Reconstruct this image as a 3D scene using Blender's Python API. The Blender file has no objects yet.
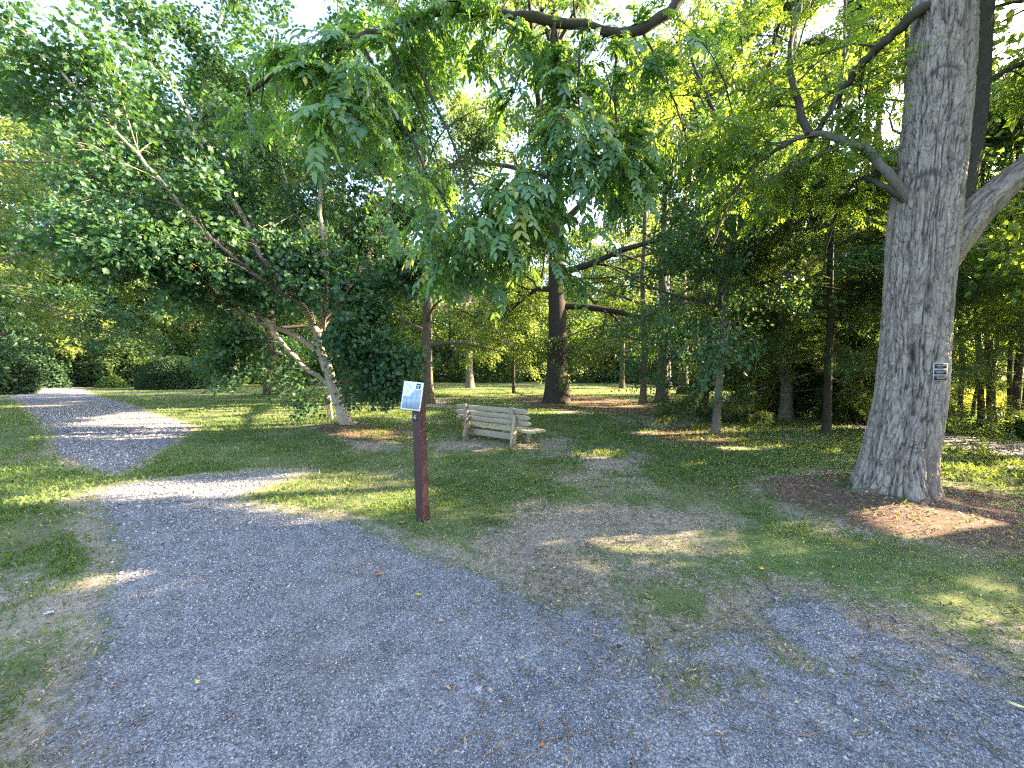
import bpy, math, random
import numpy as np
from mathutils import Vector, Matrix
from mathutils.bvhtree import BVHTree

# ------------------------------------------------------------------ camera, world, sun, exposure
SC = bpy.context.scene
COL = SC.collection
W_, H_ = 1024, 768
F = 385.0
PITCH = math.radians(2.0)
EYE = 1.5
cam_d = bpy.data.cameras.new("camera")
cam = bpy.data.objects.new("camera", cam_d); COL.objects.link(cam)
cam_d.sensor_width = 36.0; cam_d.sensor_fit = 'HORIZONTAL'
cam_d.lens = 36.0 * F / W_
cam_d.clip_start = 0.05; cam_d.clip_end = 1500
cam.location = (0, 0, EYE)
cam.rotation_euler = (math.pi / 2 - PITCH, 0, 0)
SC.camera = cam

SUN_AZ = math.radians(80)      # clockwise from +Y (the view direction) towards +X
SUN_EL = math.radians(25)
SUN = np.array([math.sin(SUN_AZ) * math.cos(SUN_EL), math.cos(SUN_AZ) * math.cos(SUN_EL), math.sin(SUN_EL)])
wd = bpy.data.worlds.new("World"); SC.world = wd; wd.use_nodes = True
nt = wd.node_tree; bg = nt.nodes['Background']
sky = nt.nodes.new('ShaderNodeTexSky'); sky.sky_type = 'NISHITA'; sky.sun_disc = False
sky.sun_elevation = SUN_EL; sky.sun_rotation = SUN_AZ
sky.dust_density = 3.5; sky.air_density = 1.0
nt.links.new(sky.outputs[0], bg.inputs[0]); bg.inputs[1].default_value = 0.12
sl = bpy.data.lights.new("sun", 'SUN'); sl.energy = 5.0; sl.angle = math.radians(0.6); sl.color = (1.0, 0.78, 0.50)
so = bpy.data.objects.new("sun", sl); COL.objects.link(so)
so.rotation_euler = Vector(SUN).to_track_quat('Z', 'Y').to_euler()
vs = SC.view_settings
vs.view_transform = 'Standard'; vs.look = 'None'; vs.gamma = 1.0; vs.use_curve_mapping = False
vs.exposure = 3.38
cy = SC.cycles
cy.max_bounces = 6; cy.diffuse_bounces = 4; cy.glossy_bounces = 2; cy.transmission_bounces = 4; cy.transparent_max_bounces = 4
cy.use_adaptive_sampling = True; cy.adaptive_threshold = 0.005
cy.pixel_filter_type = 'BLACKMAN_HARRIS'; cy.filter_width = 1.3
cy.use_denoising = False
try: cy.denoiser = 'OPENIMAGEDENOISE'
except Exception: pass
cy.sample_clamp_indirect = 0.35

# ------------------------------------------------------------------ mapping the photo's rays into the place
def ray(px, py):
    x = (px - 512) / F; y = (384 - py) / F
    return np.array([x, math.cos(PITCH) + y * math.sin(PITCH), -math.sin(PITCH) + y * math.cos(PITCH)])
def WP(px, py, Y):
    d = ray(px, py); s = Y / d[1]
    return np.array([d[0] * s, Y, EYE + d[2] * s])
def GP(px, py):
    d = ray(px, py); s = -EYE / d[2]
    return np.array([d[0] * s, d[1] * s, 0.0])

# ------------------------------------------------------------------ noise
_rs = np.random.RandomState(7)
_tab = _rs.rand(64, 64, 64).astype(np.float32)
def vnoise(x, y, z=None):
    if z is None: z = np.zeros_like(x)
    xi = np.floor(x).astype(int); yi = np.floor(y).astype(int); zi = np.floor(z).astype(int)
    fx = x - xi; fy = y - yi; fz = z - zi
    fx = fx * fx * (3 - 2 * fx); fy = fy * fy * (3 - 2 * fy); fz = fz * fz * (3 - 2 * fz)
    def t(a, b, c): return _tab[(xi + a) & 63, (yi + b) & 63, (zi + c) & 63]
    c00 = t(0,0,0)*(1-fx)+t(1,0,0)*fx; c10 = t(0,1,0)*(1-fx)+t(1,1,0)*fx
    c01 = t(0,0,1)*(1-fx)+t(1,0,1)*fx; c11 = t(0,1,1)*(1-fx)+t(1,1,1)*fx
    return (c00*(1-fy)+c10*fy)*(1-fz)+(c01*(1-fy)+c11*fy)*fz
def fbm(x, y, z=None, o=4):
    s = 0; a = .5; n = 0
    for k in range(o):
        s = s + a * vnoise(x * 2**k + 11.3*k, y * 2**k + 5.7*k, None if z is None else z * 2**k + 3.1*k); n += a; a *= .5
    return s / n

RT = np.array([4.33, 4.35])        # foot of the big trunk on the right
MP = GP(345, 428)[:2]              # foot of the maple
def HT(x, y):
    x = np.asarray(x, float); y = np.asarray(y, float)
    h = 0.16 * np.exp(-((x-RT[0])**2 + (y-RT[1])**2) / 1.1)
    h = h + 0.10 * np.exp(-((x-MP[0])**2 + (y-MP[1])**2) / 1.6)
    h = h + 0.035 * (fbm(x * .7 + 40, y * .7 + 40, o=3) - .5)
    r = np.hypot(x, y)
    h = h + np.clip((r - 30) / 100, 0, 1) * 0.9 * (vnoise(x * .02 + 9, y * .02 + 3) - .3)
    return h
def onG(x, y, dz=0.0): return (float(x), float(y), float(HT(x, y)) + dz)

# ------------------------------------------------------------------ materials
def newmat(name):
    m = bpy.data.materials.new(name); m.use_nodes = True
    n = m.node_tree; n.nodes.clear()
    out = n.nodes.new('ShaderNodeOutputMaterial')
    return m, n, out
def N(n, t, **kw):
    k = n.nodes.new(t)
    for a, b in kw.items(): setattr(k, a, b)
    return k
def ramp(n, fac, stops):
    r = N(n, 'ShaderNodeValToRGB'); cr = r.color_ramp
    while len(cr.elements) > 1: cr.elements.remove(cr.elements[-1])
    cr.elements[0].position = stops[0][0]; cr.elements[0].color = (*stops[0][1], 1)
    for p, c in stops[1:]:
        e = cr.elements.new(p); e.color = (*c, 1)
    if fac is not None: n.links.new(fac, r.inputs[0])
    return r
def mixc(n, fac, a, b, mode='MIX'):
    m = N(n, 'ShaderNodeMix', data_type='RGBA', blend_type=mode)
    for s, v in ((m.inputs[0], fac), (m.inputs[6], a), (m.inputs[7], b)):
        if isinstance(v, (int, float)): s.default_value = v
        elif isinstance(v, tuple): s.default_value = (*v, 1)
        else: n.links.new(v, s)
    return m.outputs[2]
def math_(n, op, a, b=0.0, c=None):
    m = N(n, 'ShaderNodeMath', operation=op)
    for i, v in enumerate((a, b) if c is None else (a, b, c)):
        if isinstance(v, (int, float)): m.inputs[i].default_value = v
        else: n.links.new(v, m.inputs[i])
    return m.outputs[0]
def noise(n, vec, scale, detail=4, rough=.55):
    t = N(n, 'ShaderNodeTexNoise'); t.inputs['Scale'].default_value = scale
    t.inputs['Detail'].default_value = detail; t.inputs['Roughness'].default_value = rough
    if vec is not None: n.links.new(vec, t.inputs['Vector'])
    return t.outputs[0]
def mapping(n, scale):
    tc = N(n, 'ShaderNodeTexCoord'); mp = N(n, 'ShaderNodeMapping'); mp.inputs['Scale'].default_value = scale
    n.links.new(tc.outputs['Object'], mp.inputs[0]); return mp.outputs[0]

def leaf_mat(name, stops, tcol, tmix=.42, rough=.45, spec=.4):
    m, n, out = newmat(name)
    at = N(n, 'ShaderNodeAttribute', attribute_name='v')
    col = ramp(n, at.outputs['Fac'], stops)
    p = N(n, 'ShaderNodeBsdfPrincipled'); p.inputs['Roughness'].default_value = rough
    p.inputs['Specular IOR Level'].default_value = spec
    n.links.new(col.outputs[0], p.inputs['Base Color'])
    t = N(n, 'ShaderNodeBsdfTranslucent')
    tc = mixc(n, 1.0, mixc(n, at.outputs['Fac'], tuple(c*.75 for c in tcol), tuple(min(c*1.35, .9) for c in tcol)), (1, 1, 1), 'MULTIPLY')
    n.links.new(tc, t.inputs[0])
    mx = N(n, 'ShaderNodeMixShader'); mx.inputs[0].default_value = tmix
    n.links.new(p.outputs[0], mx.inputs[1]); n.links.new(t.outputs[0], mx.inputs[2])
    n.links.new(mx.outputs[0], out.inputs[0])
    return m
LM = {
 'maple': leaf_mat('maple_leaf', [(0, (.018,.058,.032)), (.6, (.038,.100,.050)), (1, (.070,.140,.058))], (.15,.32,.04), .26, .50, .4),
 'pinnate': leaf_mat('pinnate_leaf', [(0, (.042,.11,.052)), (.6, (.075,.17,.070)), (.97, (.12,.21,.08)), (1, (.34,.32,.07))], (.28,.50,.05), .32, .38, .55),
 'feather': leaf_mat('feather_leaf', [(0, (.03,.075,.02)), (.6, (.06,.12,.028)), (.97, (.10,.16,.035)), (1, (.3,.28,.05))], (.36,.52,.05), .42),
 'broad': leaf_mat('broad_leaf', [(0, (.018,.045,.014)), (.6, (.038,.08,.022)), (1, (.075,.115,.03))], (.24,.38,.04), .34),
 'pale': leaf_mat('pale_leaf', [(0, (.035,.075,.024)), (.6, (.065,.115,.034)), (1, (.125,.16,.05))], (.34,.46,.07), .38),
 'gold': leaf_mat('sun_yellow_leaf', [(0, (.08,.12,.03)), (.6, (.13,.17,.04)), (1, (.21,.22,.06))], (.50,.60,.09), .45),  # yellow of direct sunlight put into the leaf colour
 'field': leaf_mat('sun_glow_leaf', [(0, (.14,.17,.03)), (.6, (.20,.24,.035)), (1, (.30,.30,.05))], (.75,.74,.06), .5),  # leaf colours raised to stand in for the backlit glow over the field
 'conifer': leaf_mat('needle', [(0, (.018,.045,.020)), (.6, (.035,.075,.025)), (1, (.07,.10,.03))], (.22,.30,.04), .25, .6, .3),
 'yew': leaf_mat('yew_needle', [(0, (.012,.035,.016)), (.6, (.022,.060,.026)), (1, (.04,.085,.03))], (.10,.16,.03), .15, .6, .3),
}
def bark_mat(name, dark, light, scale=(6, 6, 1.2), bump=.5, moss=0.0):
    m, n, out = newmat(name)
    v = mapping(n, scale)
    a = noise(n, v, 5.0, 7, .65); b = noise(n, mapping(n, (1.3, 1.3, .8)), 2.0, 4)
    fine = noise(n, mapping(n, (30, 30, 12)), 3.0, 5, .7)
    c = ramp(n, a, [(.3, dark), (.52, tuple((x+y)/2 for x, y in zip(dark, light))), (.72, light)])
    col = mixc(n, math_(n, 'MULTIPLY', b, .5), c.outputs[0], tuple(x*.6+.02 for x in dark))
    col = mixc(n, math_(n, 'MULTIPLY', fine, .35), col, tuple(min(1, x*1.25) for x in light))
    if moss:
        g = ramp(n, noise(n, mapping(n, (1, 1, .6)), 2.6, 5), [(.5, (0, 0, 0)), (.68, (moss, moss, moss))])
        col = mixc(n, g.outputs[0], col, (.055, .075, .03))
    p = N(n, 'ShaderNodeBsdfPrincipled'); p.inputs['Roughness'].default_value = .92; p.inputs['Specular IOR Level'].default_value = .2
    n.links.new(col, p.inputs['Base Color'])
    bp = N(n, 'ShaderNodeBump'); bp.inputs['Strength'].default_value = bump; bp.inputs['Distance'].default_value = .03
    n.links.new(math_(n, 'ADD', a, math_(n, 'MULTIPLY', fine, .4)), bp.inputs['Height']); n.links.new(bp.outputs[0], p.inputs['Normal'])
    n.links.new(p.outputs[0], out.inputs[0]); return m
BM = {
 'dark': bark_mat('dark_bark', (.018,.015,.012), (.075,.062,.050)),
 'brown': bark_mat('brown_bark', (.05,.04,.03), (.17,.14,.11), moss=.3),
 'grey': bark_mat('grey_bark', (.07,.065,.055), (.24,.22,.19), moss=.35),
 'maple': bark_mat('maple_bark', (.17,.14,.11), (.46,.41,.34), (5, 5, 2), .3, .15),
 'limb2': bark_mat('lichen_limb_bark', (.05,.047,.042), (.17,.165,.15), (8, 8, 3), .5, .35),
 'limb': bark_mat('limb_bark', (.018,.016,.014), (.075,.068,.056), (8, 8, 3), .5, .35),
}
def ridge_bark():
    m, n, out = newmat('furrowed_bark')
    at = N(n, 'ShaderNodeAttribute', attribute_name='v')        # 0 in the furrows, 1 on the plates
    c = ramp(n, at.outputs['Fac'], [(0.0, (.022,.019,.017)), (.25, (.085,.075,.066)), (.55, (.185,.162,.145)), (1, (.30,.265,.235))])
    st = noise(n, mapping(n, (9, 9, 1.6)), 4.0, 6, .65); big = noise(n, mapping(n, (1, 1, .5)), 2.2, 4)
    fine = noise(n, mapping(n, (40, 40, 16)), 2.5, 5, .7)
    col = mixc(n, .55, c.outputs[0], ramp(n, st, [(.3, (.4,.4,.4)), (.7, (1.35,1.3,1.25))]).outputs[0], 'MULTIPLY')
    col = mixc(n, 1.0, col, ramp(n, fine, [(.25, (.72,.72,.72)), (.75, (1.25,1.25,1.25))]).outputs[0], 'MULTIPLY')
    col = mixc(n, math_(n, 'MULTIPLY', ramp(n, big, [(.48, (0,0,0)), (.65, (1,1,1))]).outputs[0], .35), col, (.16,.115,.085))
    p = N(n, 'ShaderNodeBsdfPrincipled'); p.inputs['Roughness'].default_value = .9; p.inputs['Specular IOR Level'].default_value = .25
    n.links.new(col, p.inputs['Base Color'])
    bp = N(n, 'ShaderNodeBump'); bp.inputs['Strength'].default_value = .7; bp.inputs['Distance'].default_value = .012
    n.links.new(math_(n, 'ADD', st, fine), bp.inputs['Height']); n.links.new(bp.outputs[0], p.inputs['Normal'])
    n.links.new(p.outputs[0], out.inputs[0]); return m
BM['ridge'] = ridge_bark()
def flat_mat(name, col, rough=.7, var=.25, scale=18, stretch=(1,1,1), bump=.0, spec=.3):
    m, n, out = newmat(name)
    a = noise(n, mapping(n, stretch), scale, 5, .6)
    c = ramp(n, a, [(.25, tuple(x*(1-var) for x in col)), (.75, tuple(min(1, x*(1+var)) for x in col))])
    p = N(n, 'ShaderNodeBsdfPrincipled'); p.inputs['Roughness'].default_value = rough; p.inputs['Specular IOR Level'].default_value = spec
    n.links.new(c.outputs[0], p.inputs['Base Color'])
    if bump:
        bp = N(n, 'ShaderNodeBump'); bp.inputs['Strength'].default_value = bump; bp.inputs['Distance'].default_value = .01
        n.links.new(a, bp.inputs['Height']); n.links.new(bp.outputs[0], p.inputs['Normal'])
    n.links.new(p.outputs[0], out.inputs[0]); return m

def attr_mat(name, stops, rough=.85, tmix=0.0, tcol=(.3,.35,.05), spec=.25):
    m, n, out = newmat(name)
    at = N(n, 'ShaderNodeAttribute', attribute_name='v')
    c = ramp(n, at.outputs['Fac'], stops)
    p = N(n, 'ShaderNodeBsdfPrincipled'); p.inputs['Roughness'].default_value = rough; p.inputs['Specular IOR Level'].default_value = spec
    n.links.new(c.outputs[0], p.inputs['Base Color'])
    if tmix:
        t = N(n, 'ShaderNodeBsdfTranslucent'); t.inputs[0].default_value = (*tcol, 1)
        mx = N(n, 'ShaderNodeMixShader'); mx.inputs[0].default_value = tmix
        n.links.new(p.outputs[0], mx.inputs[1]); n.links.new(t.outputs[0], mx.inputs[2]); n.links.new(mx.outputs[0], out.inputs[0])
    else: n.links.new(p.outputs[0], out.inputs[0])
    return m

def ground_mat():
    m, n, out = newmat('park_ground')
    tc = N(n, 'ShaderNodeTexCoord'); P = tc.outputs['Object']
    ga = N(n, 'ShaderNodeAttribute', attribute_name='gravel').outputs['Fac']
    da = N(n, 'ShaderNodeAttribute', attribute_name='dirt').outputs['Fac']
    n1 = noise(n, P, 3.0, 8, .62); n2 = noise(n, P, 22.0, 5, .6); n3 = noise(n, P, .5, 5, .55); n4 = noise(n, P, 90.0, 3, .6)
    ne = math_(n, 'ADD', math_(n, 'MULTIPLY', noise(n, P, 9.0, 8, .75), .6), math_(n, 'MULTIPLY', noise(n, P, 34.0, 5, .7), .4))
    # lawn
    lawn = ramp(n, math_(n, 'ADD', math_(n, 'MULTIPLY', n1, .5), math_(n, 'MULTIPLY', n4, .5)), [(.36, (.036,.062,.022)), (.5, (.082,.135,.040)), (.64, (.16,.20,.075))]).outputs[0]
    thatch = ramp(n, n2, [(.35, (.09,.07,.045)), (.65, (.20,.165,.11))]).outputs[0]
    lawn = mixc(n, ramp(n, n3, [(.42, (0,0,0)), (.66, (.55,.55,.55))]).outputs[0], lawn, thatch)
    # soil
    soil = ramp(n, math_(n, 'ADD', math_(n, 'MULTIPLY', n2, .5), math_(n, 'MULTIPLY', n4, .5)), [(.36, (.12,.10,.082)), (.5, (.26,.225,.185)), (.64, (.44,.39,.33))]).outputs[0]
    soil = mixc(n, math_(n, 'MULTIPLY', n1, .35), soil, (.19,.15,.125))
    ma = N(n, 'ShaderNodeAttribute', attribute_name='mulch').outputs['Fac']
    mul = ramp(n, math_(n, 'ADD', math_(n, 'MULTIPLY', n2, .5), math_(n, 'MULTIPLY', n4, .5)), [(.36, (.045,.028,.022)), (.5, (.115,.075,.058)), (.64, (.24,.17,.135))]).outputs[0]
    mm = N(n, 'ShaderNodeMapRange', interpolation_type='SMOOTHSTEP'); mm.inputs[1].default_value = .35; mm.inputs[2].default_value = .7
    n.links.new(math_(n, 'ADD', ma, math_(n, 'MULTIPLY', math_(n, 'SUBTRACT', n1, .5), .8)), mm.inputs[0])
    soil = mixc(n, mm.outputs[0], soil, mul)
    # gravel: crushed stone cells at two sizes
    vo = N(n, 'ShaderNodeTexVoronoi'); vo.inputs['Scale'].default_value = 85; n.links.new(P, vo.inputs['Vector'])
    vo2 = N(n, 'ShaderNodeTexVoronoi'); vo2.inputs['Scale'].default_value = 190; n.links.new(P, vo2.inputs['Vector'])
    sep = N(n, 'ShaderNodeSeparateColor'); n.links.new(vo.outputs['Color'], sep.inputs[0])
    sep2 = N(n, 'ShaderNodeSeparateColor'); n.links.new(vo2.outputs['Color'], sep2.inputs[0])
    g1 = ramp(n, sep.outputs[0], [(0, (.12,.12,.135)), (.45, (.23,.235,.26)), (.85, (.34,.345,.38)), (1, (.50,.505,.53))]).outputs[0]
    g2 = ramp(n, sep2.outputs[1], [(0, (.11,.11,.125)), (.6, (.25,.255,.285)), (1, (.42,.425,.45))]).outputs[0]
    gr = mixc(n, .45, g1, g2)
    mot = ramp(n, noise(n, P, 7.0, 6, .7), [(.35, (.74,.74,.74)), (.65, (1.3,1.28,1.26))]).outputs[0]
    gr = mixc(n, 1.0, gr, mot, 'MULTIPLY')
    edge = ramp(n, vo.outputs['Distance'], [(.25, (1,1,1)), (.75, (.45,.45,.45))]).outputs[0]
    gr = mixc(n, .8, gr, edge, 'MULTIPLY')
    dust = ramp(n, noise(n, P, 1.3, 6, .6), [(.5, (0,0,0)), (.72, (.6,.6,.6))]).outputs[0]
    gr = mixc(n, dust, gr, (.19,.165,.145))
    # where each shows
    def mask(a, k, w):
        s = math_(n, 'ADD', a, math_(n, 'MULTIPLY', math_(n, 'SUBTRACT', ne, .5), k))
        mr = N(n, 'ShaderNodeMapRange', interpolation_type='SMOOTHSTEP'); mr.inputs[1].default_value = .5 - w; mr.inputs[2].default_value = .5 + w
        n.links.new(s, mr.inputs[0]); return mr.outputs[0]
    mg = mask(ga, 1.5, .13); md = mask(da, 2.6, .34)
    col = mixc(n, md, lawn, soil); col = mixc(n, mg, col, gr)
    p = N(n, 'ShaderNodeBsdfPrincipled'); p.inputs['Roughness'].default_value = .95; p.inputs['Specular IOR Level'].default_value = .15
    n.links.new(col, p.inputs['Base Color'])
    hs = math_(n, 'MULTIPLY', vo.outputs['Distance'], -1.0)
    hm = math_(n, 'ADD', math_(n, 'MULTIPLY', hs, mg), math_(n, 'MULTIPLY', math_(n, 'ADD', n2, n4), .8))
    bp = N(n, 'ShaderNodeBump'); bp.inputs['Strength'].default_value = .8; bp.inputs['Distance'].default_value = .012
    n.links.new(hm, bp.inputs['Height']); n.links.new(bp.outputs[0], p.inputs['Normal'])
    n.links.new(p.outputs[0], out.inputs[0]); return m
GROUND = ground_mat()

# ------------------------------------------------------------------ mesh helpers
def mk(name, V, faces, mat, parent=None, attrs=None, smooth=False, face_sizes=None, mats=None, midx=None):
    """faces: (n,k) int array, or flat loop array with face_sizes"""
    V = np.ascontiguousarray(V, dtype=np.float32)
    me = bpy.data.meshes.new(name)
    faces = np.asarray(faces)
    if face_sizes is None:
        nf, k = faces.shape; sizes = np.full(nf, k, np.int32)
    else: sizes = np.asarray(face_sizes, np.int32); nf = len(sizes)
    loops = np.ascontiguousarray(faces.reshape(-1), dtype=np.int32)
    me.vertices.add(len(V)); me.vertices.foreach_set('co', V.reshape(-1))
    me.loops.add(len(loops)); me.loops.foreach_set('vertex_index', loops)
    st = np.zeros(nf, np.int32); st[1:] = np.cumsum(sizes)[:-1]
    me.polygons.add(nf); me.polygons.foreach_set('loop_start', st); me.polygons.foreach_set('loop_total', sizes)
    if smooth: me.polygons.foreach_set('use_smooth', np.ones(nf, bool))
    if attrs:
        for k, a in attrs.items():
            at = me.attributes.new(k, 'FLOAT', 'POINT'); at.data.foreach_set('value', np.ascontiguousarray(a, dtype=np.float32))
    for mm in (mats or [mat]): me.materials.append(mm)
    if midx is not None: me.polygons.foreach_set('material_index', np.asarray(midx, np.int32))
    me.update(calc_edges=True)
    o = bpy.data.objects.new(name, me); COL.objects.link(o)
    if parent is not None: o.parent = parent
    return o
def empty(name, loc, label, cat, group=None, rz=0):
    o = bpy.data.objects.new(name, None); COL.objects.link(o); o.location = loc; o.rotation_euler = (0, 0, rz)
    o.empty_display_size = .2
    tag(o, label, cat, group); return o
def tag(o, label, cat, group=None, kind=None):
    o['label'] = label; o['category'] = cat
    if group: o['group'] = group
    if kind: o['kind'] = kind
    return o
def nrm(a): return a / np.maximum(np.linalg.norm(a, axis=-1, keepdims=True), 1e-9)

class Acc:
    def __init__(s): s.V = []; s.Fc = []; s.n = 0; s.A = []
    def add(s, V, Fc, a=None):
        s.V.append(V); s.Fc.append(Fc + s.n); s.n += len(V)
        if a is not None: s.A.append(a)
    def build(s, name, mat, parent=None, **kw):
        at = {'v': np.concatenate(s.A)} if s.A else None
        return mk(name, np.concatenate(s.V), np.concatenate(s.Fc), mat, parent, attrs=at, **kw)

def tube(acc, pts, rad, k=6):
    pts = np.asarray(pts, float); rad = np.asarray(rad, float); n = len(pts)
    t = np.empty_like(pts); t[1:-1] = pts[2:] - pts[:-2]; t[0] = pts[1]-pts[0]; t[-1] = pts[-1]-pts[-2]
    t = nrm(t)
    ref = np.array([.31, .95, .05]) if abs(t[:, 2]).mean() > .5 else np.array([.1, .05, 1.0])
    u = nrm(np.cross(t, ref)); w = np.cross(t, u)
    a = np.arange(k) * 2 * np.pi / k
    V = pts[:, None] + rad[:, None, None] * (np.cos(a)[None, :, None] * u[:, None] + np.sin(a)[None, :, None] * w[:, None])
    i = np.arange(n-1)[:, None] * k; j = np.arange(k)[None]; j2 = (j+1) % k
    Fc = np.stack([i+j, i+j2, i+k+j2, i+k+j], -1).reshape(-1, 4)
    acc.add(V.reshape(-1, 3), Fc)

def box(acc, c, s, R=None):
    v = np.array([[x, y, z] for x in (-.5, .5) for y in (-.5, .5) for z in (-.5, .5)]) * np.asarray(s)
    if R is not None: v = v @ np.asarray(R).T
    f = np.array([[0,1,3,2],[4,6,7,5],[0,4,5,1],[2,3,7,6],[0,2,6,4],[1,5,7,3]])
    acc.add(v + np.asarray(c), f)

# leaf templates: (along, side, normal) with length 1
def tri_fan(poly):
    v = np.array(poly, float); return v, np.array([[0, i, i+1] for i in range(1, len(poly)-1)])
T_DIAMOND = (np.array([[0,0,0],[.45,.30,.07],[1,0,-.06],[.45,-.30,.07]], float), np.array([[0,2,1],[0,3,2]]))
T_LANCE = (np.array([[0,0,0],[.25,.16,.03],[.62,.17,.02],[1,0,-.08],[.62,-.17,.02],[.25,-.16,.03]], float), np.array([[0,2,1],[0,3,2],[0,4,3],[0,5,4]]))
_m = [(0,0,0),(.05,.30,.0),(.22,.22,.0),(.38,.52,-.04),(.58,.30,.0),(.72,.36,-.02),(.68,.14,0),(1.0,0,-.06),(.68,-.14,0),(.72,-.36,-.02),(.58,-.30,0),(.38,-.52,-.04),(.22,-.22,0),(.05,-.30,0)]
T_MAPLE = (np.array(_m, float), np.array([[0,i+1,i] for i in range(1, 13)]))
def _spray():
    v = []; f = []
    for s in (-1, 1):
        for k in range(4):
            a = .1 + k*.22; L = .34 - abs(k-1)*.05
            i = len(v); v += [(a, 0, 0), (a+.10, s*L*.5, .03), (a+.28, s*L, -.05), (a+.16, s*L*.35, .0)]
            f += [[i, i+1, i+2], [i, i+2, i+3]]
    i = len(v); v += [(.85, .03, 0), (1.05, 0, -.06), (.85, -.03, 0)]; f += [[i, i+1, i+2]]
    return np.array(v, float), np.array(f)
T_SPRAY = _spray()

def leaves(pos, axis, nor, size, tpl, rng, vv=None):
    V0, F0 = tpl; n = len(pos)
    x = nrm(axis); z = nrm(nor - (nor * x).sum(-1, keepdims=True) * x); y = np.cross(z, x)
    V = pos[:, None] + size[:, None, None] * (V0[None, :, :1] * x[:, None] + V0[None, :, 1:2] * y[:, None] + V0[None, :, 2:3] * z[:, None])
    Fc = (F0[None] + (np.arange(n) * len(V0))[:, None, None]).reshape(-1, 3)
    if vv is None: vv = rng.rand(n)
    return V.reshape(-1, 3), Fc, np.repeat(vv, len(V0))

# sun-lit places on the ground (photo x, y, half width, half height) -> world ellipses; crowns have gaps towards them
PATCH = []
for px, py, rx, ry in [(300,490,95,16),(190,487,80,6),(390,500,45,11),(230,414,110,9),(330,412,60,8),(130,437,60,2),(70,392,40,1.5),(60,436,18,3),
                       (612,562,42,9),(905,530,78,15),(575,530,24,5),(410,415,18,4),(655,434,22,2.4),(595,455,24,3),(690,468,14,2),(735,449,22,2.5),(770,447,10,1.6),
                       (540,412,30,2),(400,440,22,3),(360,435,28,3),(820,417,20,2),(140,575,55,5),(30,500,30,5),(600,404,40,2.5),(480,390,40,2),(700,440,30,2),(960,470,20,3),(640,392,50,2),(970,615,20,5)]:
    c = GP(px, py); a = GP(px, py - ry); b = GP(px, py + ry)
    PATCH.append((c[0], (a[1]+b[1])/2, rx / F * c[1]*1.1, max((a[1]-b[1])/2*1.25, .30)))
PATCH.append((23, 15.5, 10, 5.5))
# spots in the air that catch the sun (photo x, y, depth, radius m)
SPOTS = []
for px, py, Y, r in [(110,310,34,5),(160,300,34,4),(30,290,15,1.6),(330,352,10.2,.35),(200,262,9.6,.3),(430,362,18,.6),(568,375,18,.5),(720,415,9.2,.25),(790,290,8.5,.6),(350,80,4.7,.35),
                     (720,30,8,2.2),(700,90,8,1.8),(770,120,7,1.2),(640,60,7,1.2),(860,90,8,1.0),(310,395,11,1.0),(960,410,12,2.5),(1000,405,13,2.5),(560,350,26,2.5)]:
    SPOTS.append((WP(px, py, Y), r))
CTX = np.zeros(3)
def carved(pts):
    for i in (0, len(pts)//2, -1):
        p = pts[i]+CTX; g = p[:2]-SUN[:2]*(p[2]/SUN[2])
        if p[2] > .5 and ((((g[0]-PA[:, 0])/PA[:, 2])**2+((g[1]-PA[:, 1])/PA[:, 3])**2) < 1).any(): return True
        d = p-SA[:, :3]; t = d @ SUN; q = (d*d).sum(-1)-t*t
        if ((q < SA[:, 3]**2) & (t > SA[:, 3]+.3)).any(): return True
    return False
CRNG = np.random.RandomState(5)
PA = np.array(PATCH); SA = np.array([list(c)+[q] for c, q in SPOTS])
def carve(pos, rng):
    keep = np.ones(len(pos), bool)
    g = pos[:, :2] - SUN[None, :2] * (pos[:, 2:3] / SUN[2])
    wob = (fbm(g[:, 0]*2.2+50, g[:, 1]*2.2+50, o=3) - .5) * 1.0
    for cx, cy_, rx, ry in PATCH:
        q = ((g[:, 0]-cx)/rx)**2 + ((g[:, 1]-cy_)/max(ry, .16))**2
        keep &= ~((q + wob < 1.0) & (pos[:, 2] > .5))
    for c, r in SPOTS:
        d = pos - c[None]; t = (d * SUN[None]).sum(-1)
        q = np.linalg.norm(d - t[:, None]*SUN[None], axis=-1)
        keep &= ~((q < r) & (t > r + .3) & (rng.rand(len(pos)) < .93))
    return keep

# ------------------------------------------------------------------ growing branches
def grow(p, d, L, rng, n=6, wob=.18, droop=0.0, up=0.0):
    pts = [p]; d = d / np.linalg.norm(d)
    for i in range(n):
        d = d + rng.normal(0, wob, 3) + np.array([0, 0, up - droop * (i+1)/n])
        d = d / np.linalg.norm(d)
        pts.append(pts[-1] + d * (L / n))
    return np.array(pts)
def at(pts, f):
    x = f * (len(pts)-1); i = min(int(x), len(pts)-2); t = x - i
    return pts[i]*(1-t) + pts[i+1]*t, nrm(pts[i+1]-pts[i])
def side_dir(d, rng, ang, flat=.0):
    r = rng.normal(0, 1, 3); r[2] *= (1-flat); r = r - r.dot(d)*d; r = r/np.linalg.norm(r)
    return d*math.cos(ang) + r*math.sin(ang)

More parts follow.
